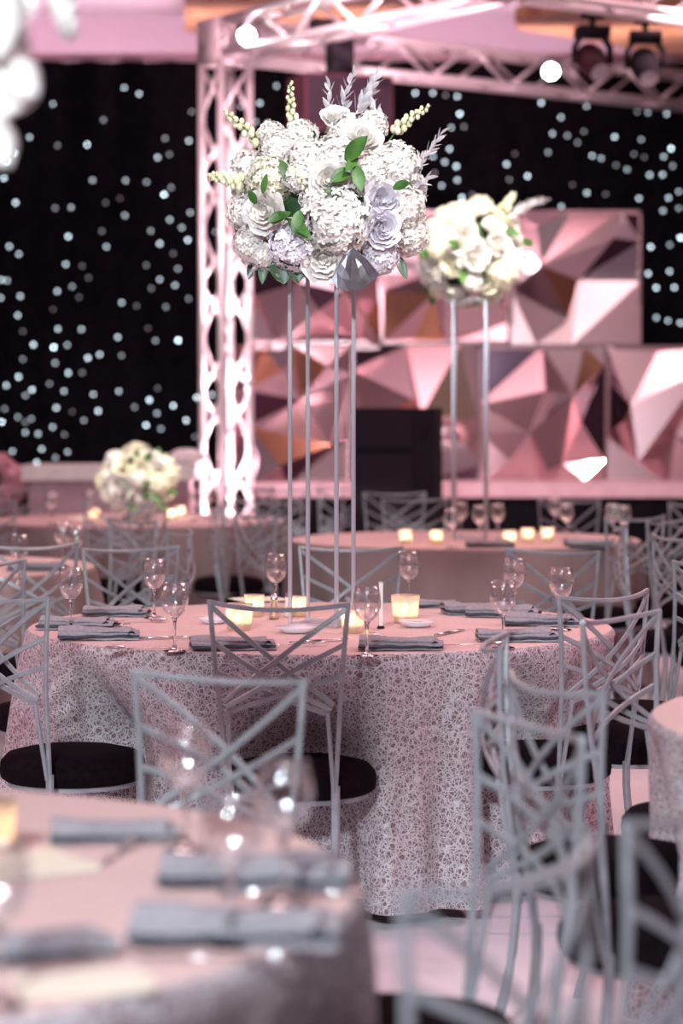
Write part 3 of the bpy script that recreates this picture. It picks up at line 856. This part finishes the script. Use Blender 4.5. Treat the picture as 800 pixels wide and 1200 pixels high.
def put(kind, parent, loc, r, d, seed):
    rn = random.Random(seed)
    return inst(NAMES[kind], FL[kind][seed % len(FL[kind])], parent, loc, orient(d, rn.uniform(0, 6)), r)

# --- tall arrangement on the central table
SC = 378.0
cz1 = P(383, 240, 7.5)
A = empty('floral_arrangement', cz1, 0, 'large white rose and hydrangea bouquet on the tall stand of the central table', 'flower arrangement', 'white flower arrangements')
def at(px, py, dy):            # pixel offset from bouquet centre, dy towards the viewer is negative
    k = (7.5 + dy) / F
    return Vector(((px - 400) * k - cz1.x, dy, (480 - py) * k + EYE - cz1.z))
front = [('hyd', 396, 257, 40, -.20), ('hyd_l', 344, 287, 30, -.17), ('rose', 312, 250, 23, -.19), ('rose', 379, 302, 25, -.19),
         ('rose', 424, 166, 22, -.12), ('rose', 385, 214, 21, -.22), ('rose_l', 447, 236, 21, -.19), ('rose_l', 446, 268, 21, -.20),
         ('rose', 395, 142, 18, -.04), ('hyd', 330, 178, 26, -.08), ('hyd_c', 318, 212, 27, -.14), ('hyd', 296, 286, 23, -.10),
         ('hyd', 287, 250, 22, -.04), ('hyd', 472, 244, 27, -.10), ('hyd', 478, 275, 24, -.06), ('hyd_l', 443, 300, 24, -.12),
         ('hyd', 462, 198, 30, -.10), ('hyd', 360, 190, 26, -.15), ('stock', 352, 162, 20, -.05), ('stock', 395, 182, 24, -.14), ('hyd', 430, 205, 26, -.16),
         ('stock', 318, 160, 16, -.02), ('stock', 436, 150, 18, -.02), ('stock', 370, 235, 18, -.2), ('stock', 482, 222, 18, 0), ('hyd', 312, 300, 18, -.12),
         ('stock', 405, 160, 22, -.05), ('stock', 350, 210, 17, -.2)]
for i, (k, x, y, r, dy) in enumerate(front):
    p = at(x, y, dy); d = (p.normalized() + Vector((0, -.9, .15)))
    put(k, A, p, r / SC, d, i)
for i in range(22):              # back and top of the bouquet
    a = i * 2.4; z = -.10 + .26 * ((i * 7) % 11) / 11
    p = Vector((.24 * math.cos(a), .03 + .16 * abs(math.sin(a)), z))
    put(('hyd', 'rose', 'stock')[i % 3], A, p, .06, p + Vector((0, .2, .1)), i)
b = MB(); b.ball((0, 0, .0), .19, 16, 10, (1.15, .9, .95)); b.build('foam_core', M['darkleaf'], A)
for (x, y, dy, dx, dz, L_, w) in ((405, 190, -.22, .5, .6, .10, .05), (417, 196, -.22, .2, -1, .08, .04), (338, 258, -.2, .6, -.5, .10, .04), (352, 248, -.21, -.3, -1, .08, .035), (318, 262, -.21, .7, .4, .07, .03),
                               (308, 228, -.2, .2, 1, .06, .02), (460, 222, -.2, .6, .2, .06, .03), (330, 190, -.15, .3, -1, .07, .03), (400, 228, -.22, -1, .2, .05, .03), (300, 240, -.2, -.3, .6, .05, .025)):
    leaf_part('green_leaf', M['leaf'], A, at(x, y, dy - .04), (dx, -.5, dz), (0, -1, .3), L_, w, .2)
for (x, y) in ((410, 205), (418, 186), (404, 198), (345, 262), (335, 250)):
    leaf_part('green_leaf', M['leaf'], A, at(x, y, -.25), (random.Random(x).uniform(-1, 1), -.6, random.Random(y).uniform(-1, .6)), (0, -1, .3), .07, .03, .2)
for (x, y, dy, dx, dz, L_, w) in ((328, 300, -.14, .15, -1, .09, .075), (345, 306, -.14, .2, -1, .07, .06), (311, 296, -.12, -.1, -1, .10, .035), (425, 295, -.1, .1, -1, .08, .05), (300, 300, -.05, -.3, -1, .08, .03),
                               (465, 300, -.05, .4, -1, .08, .03), (390, 318, -.05, .1, -1, .03, .05)):
    leaf_part('dark_leaf', M['darkleaf'], A, at(x, y, dy), (dx, -.25, dz), (0, -1, .2), L_, w, .1)
sprig('silver_sprig', M['silverleaf'], at(405, 150, 0), at(437, 96, 0), (.01, 0, .0), A, 22, .055, .018, 1)
sprig('silver_sprig', M['silverleaf'], at(400, 150, .02), at(413, 92, .0), (-.01, 0, .0), A, 14, .045, .014, 2)
sprig('silver_sprig', M['silverleaf'], at(395, 160, 0), at(386, 106, -.02), (-.01, 0, 0), A, 12, .05, .014, 3)
sprig('silver_sprig', M['silverleaf'], at(460, 215, -.05), at(515, 160, -.06), (.0, 0, -.02), A, 26, .045, .012, 4)
sprig('silver_sprig', M['silverleaf'], at(465, 225, -.05), at(498, 212, -.06), (.0, 0, -.01), A, 9, .05, .016, 5)
sprig('silver_sprig', M['silverleaf'], at(445, 180, -.05), at(432, 118, .0), (.02, 0, 0), A, 16, .045, .015, 6)
sprig('silver_sprig', M['silverleaf'], at(320, 295, -.1), at(297, 318, -.1), (.0, 0, 0), A, 8, .035, .012, 7)
bud_spike('bud_spike', at(352, 175, -.02), at(341, 96, -.02), (-.012, 0, 0), A, 22, .011, 1)
bud_spike('bud_spike', at(450, 175, -.02), at(505, 126, -.04), (-.01, 0, .012), A, 20, .012, 2)
bud_spike('bud_spike', at(325, 185, -.02), at(262, 132, -.02), (-.01, 0, .01), A, 18, .013, 3)
bud_spike('bud_spike', at(300, 225, -.05), at(243, 208, -.05), (0, 0, .012), A, 26, .014, 4)
bud_spike('bud_spike', at(415, 180, -.02), at(445, 140, -.04), (0, 0, .012), A, 16, .010, 5)
bud_spike('bud_spike', at(340, 200, -.2), at(358, 222, -.26), (0, 0, .012), A, 12, .012, 6)
# crumpled silver foil leaf
b = MB(); r_ = random.Random(4)
bd = [(-9, 8), (-19, 22), (-24, 36), (-17, 46), (-3, 50), (12, 47), (21, 38)]
k_ = 1 / SC
vs = [(0, 0, 0)]; nr = 4
for q in range(1, nr + 1):
    for (x, z) in bd:
        u = q / nr
        vs.append((x * u * k_, -.022 * math.sin(PI * (u * .8)) * (1 - abs(x + 3) / 30) + r_.uniform(-.0025, .0025), -z * u * k_))
nb_ = len(bd); fs = [(0, 1 + i, 2 + i) for i in range(nb_ - 1)]
for q in range(nr - 1):
    for i in range(nb_ - 1):
        a_ = 1 + q * nb_ + i; fs.append((a_, a_ + nb_, a_ + nb_ + 1, a_ + 1))
b.add(vs, fs)
b.add([(0, 0, 0), (21 * k_, 0, -38 * k_), (30 * k_, -.018, -32 * k_), (14 * k_, -.022, -12 * k_)], [(0, 1, 2, 3)])
o = b.build('foil_leaf', M['foil'], A, False, at(413, 291, -.27))
sol = o.modifiers.new('s', 'SOLIDIFY'); sol.thickness = .002

# --- tall stands
def stand(c, ztop, r, phi, label):
    t = empty('flower_stand', (c.x, c.y, .762), 0, label, 'flower stand', 'tall silver flower stands')
    h = ztop - .762; ps = [(r * math.cos(phi + k * PI / 2), r * math.sin(phi + k * PI / 2)) for k in range(4)]
    for (x, y) in ps:
        b = MB(); b.ribbon([(x, y, 0), (x, y, h)], .012, .012, (math.cos(phi + PI / 4), math.sin(phi + PI / 4), 0)); b.build('rod', M['pewter'], t, False)
    for nm, z in (('top_frame', h), ('base_frame', .006)):
        b = MB()
        for k in range(4):
            p, q = ps[k], ps[(k + 1) % 4]; b.ribbon([(p[0], p[1], z), (q[0], q[1], z)], .010, .010, (0, 0, 1))
        b.build(nm, M['pewter'], t, False)
    b = MB(); b.lathe([(.001, h + .005), (r * .95, h + .005), (r * .95, h + .012), (.001, h + .012)], 28); b.build('top_plate', M['pewter'], t)
p1 = P(377, 322, 7.5)
stand(Vector((p1.x, 7.5, 0)), p1.z, .108, math.radians(24.7), 'tall silver rod flower stand on the central table')
p2 = P(551, 352, 12.5)
stand(Vector((p2.x, 12.5, 0)), p2.z, .118, math.radians(38), 'tall silver rod flower stand on the second table')

# --- other bouquets built from the same kinds of flower
def bouquet(name, c, rx, rz, seed, n_, label, warm=False, rf=(.055, .085), down=.0):
    t = empty(name, c, 0, label, 'flower arrangement', 'white flower arrangements')
    r = random.Random(seed)
    b = MB(); b.ball((0, 0, 0), 1, 14, 10, (rx * .7, rx * .7, rz * .7)); b.build('foam_core', M['darkleaf'], t)
    for k in range(n_):
        z = 1 - 2 * (k + .5) / n_; ph = k * 2.39996 + r.uniform(-.25, .25); q = math.sqrt(1 - z * z)
        d = Vector((q * math.cos(ph), q * math.sin(ph), z))
        p = Vector((d.x * rx * .82, d.y * rx * .82, d.z * rz * .82))
        kind = r.choice(('rose', 'rose_c', 'hyd', 'hyd_c', 'rose') if warm else ('rose', 'hyd', 'rose_l', 'hyd', 'stock'))
        put(kind, t, p, r.uniform(*rf), d + Vector((0, 0, .1)), seed + k)
    for k in range(16):
        ph = r.uniform(0, 2 * PI); z = r.uniform(-.8, .8); q = math.sqrt(1 - z * z)
        d = Vector((q * math.cos(ph), q * math.sin(ph), z)); leaf_part('green_leaf', M['leaf'], t, Vector((d.x * rx, d.y * rx, d.z * rz)) * .9, d + Vector((r.uniform(-.8, .8), 0, r.uniform(-.8, .8))), (0, -1, .2), .09, .04)
    return t
B2 = bouquet('floral_arrangement', P(551, 298, 12.5), .29, .28, 21, 44, 'blurred white bouquet on the second tall stand before the mirrors', True)
sprig('silver_sprig', M['silverleaf'], (.15, -.1, .16), (.36, -.1, .26), (0, 0, .02), B2, 22, .06, .02, 11)
bud_spike('bud_spike', (.14, -.1, .18), (.22, -.1, .31), (0, 0, .0), B2, 16, .016, 12)
B3 = bouquet('floral_arrangement', P(161, 563, 14.7), .23, .19, 51, 34, 'low round bouquet of cream white roses on the far left table', True, (.06, .085))
put('rose_c', B3, (0, 0, .19), .07, (0, 0, 1), 3)
t = empty('flower_vase', (T3.x + .005, 14.7, .762), 0, 'small glass bowl under the low cream bouquet', 'vase')
b = MB(); b.lathe([(.001, 0), (.07, 0), (.10, .05), (.10, .12), (.09, .12), (.09, .05), (.06, .012), (.001, .012)], 24); b.build('bowl', M['bowl'], t)

# near bouquet cut by the left edge
N0 = P(-150, 60, 3.35)
BN = empty('floral_arrangement', N0, 0, 'very blurred white flowers entering at the top left corner', 'flower arrangement', 'white flower arrangements')
b = MB(); b.ball((0, 0, .0), .16, 14, 10); b.build('foam_core', M['darkleaf'], BN)
def atn(px, py, d): return P(px, py, d) - N0
for i, (x, y, r) in enumerate(((-60, -20, .10), (-110, 60, .11), (-90, 130, .09), (-180, 0, .11), (-220, 90, .1), (-40, 40, .07), (-150, -60, .1), (-35, -50, .07), (-260, 20, .1), (-10, 8, .045), (-6, 50, .04))):
    p = atn(x, y, 3.2 + (i % 3) * .08); put('hyd' if i % 2 else 'rose', BN, p, r, p + Vector((0, -.3, 0)), i)
def big_petal(px, py, w, h, d, rot):
    b = MB(); vs = []; fs = []; n_ = 10
    for j in range(n_ + 1):
        v = j / n_
        for i in range(n_ + 1):
            u = i / n_ * 2 - 1
            ww = math.sin(PI * min(.97, v * .88 + .08)) ** .6
            vs.append((u * w / 2 * ww, -.012 * (1 - u * u) + .006 * math.sin(u * 5 + v * 4), (v - .5) * h + .05 * h * math.cos(u * 6)))
    for j in range(n_):
        for i in range(n_):
            q = j * (n_ + 1) + i; fs.append((q, q + 1, q + n_ + 2, q + n_ + 1))
    b.add(vs, fs); o = b.build('orchid_petal', M['petal'], BN, True, atn(px, py, d)); o.rotation_euler = rot
    so = o.modifiers.new('s', 'SOLIDIFY'); so.thickness = .003
big_petal(8, 98, .085, .085, 3.1, (0, .5, .1)); big_petal(20, 90, .055, .065, 3.08, (0, -.6, .1)); big_petal(-6, 30, .07, .08, 3.05, (0, .2, 0)); big_petal(-4, 168, .05, .06, 3.0, (0, -.3, .1)); big_petal(-15, 110, .09, .09, 3.12, (0, 0, .2))
bud_spike('hanging_spike', atn(60, -60, 3.6), atn(82, 46, 3.6), (0, 0, 0), BN, 26, .014, 9, 'petal')
t = empty('flower_stand', (T0.x + .02, 3.39, .762), 0, 'tall silver stand of the nearest table, out of frame at left', 'flower stand', 'tall silver flower stands')
for k in range(4):
    a = k * PI / 2 + .4; b = MB(); b.ribbon([(.1 * math.cos(a), .1 * math.sin(a), 0), (.1 * math.cos(a), .1 * math.sin(a), 1.0)], .012, .012); b.build('rod', M['pewter'], t, False)

# pink blurred blossoms at far left
PB = empty('floral_arrangement', P(2, 575, 16.9), 0, 'blurred pink flowers at the far left edge below the curtain', 'flower arrangement')
b = MB(); b.ball((0, 0, 0), .16, 10, 8); b.build('foam_core', M['darkleaf'], PB)
pme = hydrangea_mesh(77, M['pinkflower'], 50, 'pink_blossom', .4); r_ = random.Random(9)
for k in range(12):
    d = Vector((r_.uniform(-1, 1), r_.uniform(-1, 0), r_.uniform(-.8, .9))).normalized(); inst('pink_blossom', pme, PB, d * .2, orient(d), .075)
b = MB(); b.lathe([(.09, -.75 - .0), (.1, -.7), (.03, -.6), (.03, -.2), (.1, -.1)], 14); b.build('vase', M['frame'], PB)

# ------------------------------------------------------------------ table ware
GB = MB(); GB.lathe([(.006, .092), (.016, .097), (.030, .112), (.0375, .132), (.0385, .145), (.036, .165), (.031, .190), (.0302, .190), (.0350, .165), (.0373, .145), (.0363, .133), (.029, .114), (.015, .100), (.001, .098)], 28)
g_bowl = GB.mesh('glass_bowl', M['bowl'])
GB = MB(); GB.lathe([(.001, 0), (.031, 0), (.032, .0015), (.020, .004), (.007, .008), (.0042, .02), (.0036, .045), (.0042, .075), (.007, .090), (.010, .094), (.001, .096)], 20)
g_stem = GB.mesh('glass_stem', M['stem'])
g_first = [None]
def glass(p, label, group='wine glasses on the tables', s=1.0):
    t = empty('wine_glass', p, 0, label, 'wine glass', group)
    inst('glass_bowl', g_bowl, t); inst('glass_stem', g_stem, t)
    t.scale = (s, s, s)
    return t
def gl(px, ytop, label, s=1.0, zt=.762):
    # distance from the rim height seen at ytop
    d = F * (EYE - (zt + .19 * s)) / (ytop - 480)
    return glass(((px - 400) / F * d, d, zt), label, s=s)
gl(82, 665, 'tall wine glass before the left web cloth edge by two napkins', 1.0)
gl(204, 683, 'empty wine glass in front of the lattice chair, left front of central table')
gl(180, 655, 'empty wine glass seen before the far-left lattice chair back')
gl(323, 649, 'empty wine glass left of the salt shaker and tall stand')
gl(430, 687, 'wine glass beside the thin upright card on the central table')
gl(479, 646, 'wine glass behind the large lit votive, central table')
gl(590, 680, 'front wine glass of the pair on the right of the central table')
gl(603, 654, 'rear wine glass of the pair on the right of the central table')
gl(658, 665, 'rightmost wine glass on the central table by the chair rail')
gl(22, 626, 'wine glass on the table at the left edge, leftmost')
gl(73, 612, 'wine glass on the table at the left edge, left of a close pair')
gl(88, 616, 'wine glass on the table at the left edge, right of a close pair')
gl(217, 851, 'blurred wine glass on the nearest table, farthest back')
gl(332, 893, 'large blurred wine glass at the right rim of the nearest table', 1.03)
gl(270, 932, 'blurred wine glass before the silver napkins on the nearest table')
gl(-8, 985, 'blurred wine glass at the left edge of the nearest table')
for px, y, lb_ in ((650, 583, 'left one of a pair'), (664, 590, 'right one of a pair'), (718, 590, 'by the right rim, left'), (731, 592, 'by the right rim, right'), (540, 588, 'left of the tall rods'), (562, 592, 'between the tall rods'), (583, 590, 'right of the tall rods'), (529, 596, 'before the rods, left')):
    gl(px, y, 'blurred wine glass on the second table, ' + lb_)
for px, y, lb_ in ((140, 575, 'left of its bouquet'), (228, 574, 'right of its bouquet'), (245, 571, 'right end near the tower'), (105, 575, 'left part'), (60, 577, 'left end')):
    gl(px, y, 'tiny blurred wine glass on the far left table, ' + lb_)

# napkins: folded strip with curled ends
def napkin_mesh(seed, L_=.235, W_=.10):
    r = random.Random(seed); b = MB()
    nx = 14
    def sheet(y0, y1, z0, lift, mi, x0=-.5, x1=.5):
        vs = []; fs = []; ny = 6; sk = r.uniform(-.14, .14)
        for i in range(nx + 1):
            u = i / nx; x = (x0 + (x1 - x0) * u) * L_
            for j in range(ny + 1):
                v = j / ny; y = (y0 + (y1 - y0) * v) * W_ + (x * sk)
                z = z0 + lift * math.sin(PI * v) * (.7 + .3 * math.sin(u * 5 + seed)) + .0012 * math.sin(u * 17 + seed + j)
                vs.append((x, y, z))
        for i in range(nx):
            for j in range(ny):
                q = i * (ny + 1) + j; fs.append((q, q + ny + 1, q + ny + 2, q + 1))
        o = len(vs)
        lo = [(x, y, z - .005) for (x, y, z) in vs]
        rim = []
        idx = [i * (ny + 1) for i in range(nx + 1)] + [nx * (ny + 1) + j for j in range(1, ny + 1)] + [i * (ny + 1) + ny for i in range(nx - 1, -1, -1)] + [j for j in range(ny - 1, 0, -1)]
        for k in range(len(idx)):
            a_, c_ = idx[k], idx[(k + 1) % len(idx)]; rim.append((a_, a_ + o, c_ + o, c_))
        b.add(vs + lo, fs + [tuple(x + o for x in f[::-1]) for f in fs], mi); b.add(vs + lo, rim, mi)
    sheet(-.55, .5, .0055, .003, 0)
    sheet(-.62, .56, .0125, .002, 1)
    sheet(-.50, .48, .0185, .008, 0)
    sheet(-.38, .4, .0265, .012, 0, -.5, .40)
    # curled fold at one end
    pts = []
    for k in range(15):
        a = k / 14 * 1.7 * PI; rr = .012 - .0005 * k
        pts.append((L_ * .40 + rr * math.cos(a), 0, .014 + rr * math.sin(a)))
    for i in range(len(pts) - 1):
        p, q = pts[i], pts[i + 1]
        for (off, mi) in ((0, 1), (.002, 0)):
            b.add([(p[0], -.055, p[2] + off), (p[0], .05, p[2] + off), (q[0], .05, q[2] + off), (q[0], -.055, q[2] + off)], [(0, 1, 2, 3)], mi)
    return b.mesh('napkin', [M['napkin'], M['napkin_dark']])
NM = [napkin_mesh(s) for s in (1, 2, 3)]
nk = [0]
def napkin(px, py, rz, label, z=.762, sc=1.0, mesh=None):
    p = TP(px, py, z); o = inst('napkin', NM[nk[0] % 3], None, p, (0, 0, math.radians(rz)), sc); nk[0] += 1
    return tag(o, label, 'napkin', 'folded grey napkins')
napkin(116, 748, 4, 'grey napkin with charcoal edge at the left front of the central table')
napkin(92, 736, -6, 'grey napkin behind the left front napkin, central table rim')
napkin(137, 721, -5, 'dark-edged napkin before the far-left lattice chair', sc=.9)
napkin(272, 760, 8, 'napkin with dark curl seen through the sharp chair back')
napkin(470, 760, -3, 'napkin with scrolled dark fold at the front right of the central table', sc=1.0)
napkin(606, 750, 3, 'napkin in front of the paired glasses on the right')
napkin(634, 732, -8, 'napkin at the right rim beneath the rightmost glass')
napkin(560, 718, 12, 'rolled grey napkin left of the paired glasses')
napkin(590, 722, -12, 'grey napkin between the paired glasses, behind')
napkin(510, 711, 5, 'small grey napkin lying at the far rim right of the large votive', sc=.7)
napkin(135, 982, 6, 'blurred silver napkin at the back of the nearest table', sc=.85)
napkin(302, 1032, -4, 'blurred silver napkin in the middle of the nearest table', sc=1.15)
napkin(278, 1098, -3, 'blurred silver napkin nearest the viewer', sc=1.12)
napkin(30, 1120, 20, 'blurred dim napkin at the left edge of the nearest table', sc=.9)
napkin(574, 641, 0, 'dark blurred napkin on the front of the second table')
napkin(690, 640, 10, 'blurred napkin at the right of the second table')
napkin(44, 668, 0, 'blurred napkin on the table at the left edge')

# cutlery
def fork_mesh():
    b = MB(); b.ribbon([(-.10, 0, .002), (-.03, 0, .004), (.03, 0, .006)], .007, .002, (0, 0, 1)); b.ribbon([(.03, 0, .006), (.045, 0, .004)], .022, .002, (0, 0, 1))
    for k in range(4): b.ribbon([(.045, -.009 + .006 * k, .004), (.09, -.009 + .006 * k, .012)], .003, .002, (0, 0, 1))
    return b.mesh('fork', M['cutlery'])
def knife_mesh():
    b = MB(); b.ribbon([(-.11, 0, .004), (0, 0, .004)], .012, .006, (0, 0, 1)); b.ribbon([(0, 0, .004), (.06, 0, .004), (.10, 0, .003)], .017, .002, (0, 0, 1)); return b.mesh('knife', M['cutlery'])
def spoon_mesh():
    b = MB(); b.ribbon([(-.10, 0, .003), (0, 0, .005), (.05, 0, .003)], .006, .002, (0, 0, 1))
    b.ball((.07, 0, .008), .02, 12, 8, (1.4, .95, .28)); return b.mesh('spoon', M['cutlery'])
CT = {'fork': fork_mesh(), 'knife': knife_mesh(), 'spoon': spoon_mesh()}
def cut(kind, px, py, rz, label): 
    o = inst(kind, CT[kind], None, TP(px, py, .762), (0, 0, math.radians(rz))); tag(o, label, kind, 'steel cutlery on the tables'); return o
cut('spoon', 165, 761, 186, 'spoon lying beside the front left wine glass')
cut('fork', 140, 738, 80, 'fork standing out behind the left front napkin')
cut('knife', 205, 748, 20, 'knife near the foot of the front left wine glass')
cut('fork', 345, 757, 10, 'fork lying behind the sharp chair rail')
cut('knife', 375, 752, 40, 'knife beside the white dish behind the sharp chair')
cut('fork', 452, 748, 120, 'fork leaning on the front right napkin')
cut('knife', 527, 742, 65, 'knife right of the front right napkin')
cut('spoon', 555, 757, 5, 'spoon left of the right-hand napkins')
cut('knife', 645, 722, 15, 'knife near the rightmost glass')
cut('spoon', 160, 729, 8, 'spoon below the far-left chair back')
cut('fork', 140, 1000, 80, 'blurred fork on the nearest table near its back napkin')
cut('knife', 350, 1049, 3, 'blurred knife in front of the middle silver napkin')
cut('fork', 255, 1126, -8, 'blurred fork in front of the nearest silver napkin')

# dishes, cards
def dish(px, py, r, label, m='china', z=.762):
    p = TP(px, py, z); b = MB(); b.lathe([(.001, .002), (r * .6, .002), (r * .66, .0), (r * .7, .004), (r, .016), (r * .985, .019), (r * .66, .009), (.001, .007)], 32)
    o = b.build('side_dish', M[m], loc=p); return tag(o, label, 'dish', 'small dishes on the tables')
dish(489, 734, .060, 'small white dish right of the front votive')
dish(347, 741, .062, 'silver-rimmed dish under the tall stand')
dish(250, 730, .05, 'small white dish left of the left votives')
b = MB(); b.box((0, -.025, .0045), (.03, .012, .005)); o = b.build('mint', M['blackplastic'], loc=TP(489, 734) + Vector((0, .02, .008))); tag(o, 'dark wrapped mint lying in the white dish', 'mint')
b = MB()
for s_ in (-1, 1): b.box((s_ * .045, .01, .045), (.006, .14, .10), Matrix.Rotation(s_ * -.9, 3, 'Y'))
def card(px, py, w, h, rz, label):
    b = MB(); vs = [(-w / 2, -h / 2, .001), (w / 2, -h / 2, .001), (w / 2, h / 2, .001), (-w / 2, h / 2, .001)]
    b.box((0, 0, .0015), (w, h, .002)); b.box((.01, .006, .0035), (w * .96, h * .96, .0015), Matrix.Rotation(.05, 3, 'Z'))
    o = b.build('menu_card', M['card'], None, False, TP(px, py)); o.rotation_euler = (0, 0, math.radians(rz)); tag(o, label, 'card', 'cream cards on the tables')
card(95, 1155, .15, .11, 15, 'blurred cream menu card at the bottom left of the nearest table')
card(30, 1015, .16, .18, 30, 'blurred peach card at the left of the nearest table')
card(302, 703, .17, .16, 20, 'cream card lying left of the shakers')
p = TP(446, 736)
t = empty('table_sign', p, 0, 'thin upright card in a small black holder beside a wine glass', 'table sign')
b = MB(); b.box((0, 0, .075), (.012, .07, .13)); b.build('sign_card', M['salt'], t, False)
b = MB(); b.lathe([(.001, 0), (.013, 0), (.006, .012), (.004, .03), (.001, .03)], 16); b.build('holder', M['blackplastic'], t)
def shaker(px, py, m, label):
    t = empty('shaker', TP(px, py), 0, label, 'shaker', 'salt and pepper shakers')
    b = MB(); b.lathe([(.001, 0), (.016, 0), (.017, .01), (.011, .05), (.012, .062)], 18); b.build('body', M[m], t)
    b = MB(); b.lathe([(.012, .062), (.011, .074), (.006, .080), (.001, .081)], 18); b.build('cap', M['cutlery'], t)
shaker(338, 722, 'salt', 'white salt shaker between the rods and the wine glass')
shaker(321, 725, 'gold', 'gilt pepper shaker under the left rear wine glass')

# votives -------------------------------------------------------------------
def votive(px, py, r, h, label, energy=.5, z=.762):
    p = TP(px, py, z); t = empty('votive_candle', p, 0, label, 'candle', 'lit votive candles in frosted glass')
    b = MB(); b.lathe([(.001, 0), (r * .78, 0), (r * .82, .004), (r, h), (r * .95, h), (r * .77, .012), (.001, .012)], 28); b.build('cup', M['frosted'], t)
    b = MB(); b.lathe([(.001, .012), (r * .6, .012), (r * .6, .028), (.001, .028)], 18); b.build('tealight', M['wax'], t)
    b = MB(); b.lathe([(.0005, .030), (.005, .036), (.0055, .042), (.003, .052), (.0003, .060)], 10); b.build('flame', M['flame'], t)
    point('candle_glow', (0, 0, .052), energy * .22, (1, .70, .46), .008, t)
votive(280, 738, .045, .080, 'large lit votive at left, seen through the sharp chair back', .9)
votive(298, 722, .033, .07, 'smaller lit votive behind the large left one', .5)
votive(351, 722, .033, .065, 'lit votive between the rods of the tall stand', .5)
votive(475, 729, .046, .086, 'large lit votive right of the upright card', .9)
votive(413, 741, .038, .07, 'lit votive behind the glass near the chair rail', .6)
for px, y, lb_ in ((475, 637, 'leftmost'), (511, 637, 'second from left'), (597, 638, 'right of the rods'), (618, 635, 'left of the rightmost pair'), (641, 634, 'rightmost')):
    votive(px, y, .035, .07, 'blurred lit votive on the second table, ' + lb_, 1.1)
for px, y, lb_ in ((110, 609, 'left of its bouquet'), (201, 609, 'right of its bouquet'), (212, 606, 'farther right of its bouquet')):
    votive(px, y, .035, .07, 'tiny glowing votive on the far left table, ' + lb_, 1.1)
votive(-14, 1000, .045, .08, 'blurred lit votive at the left edge of the nearest table', .7)
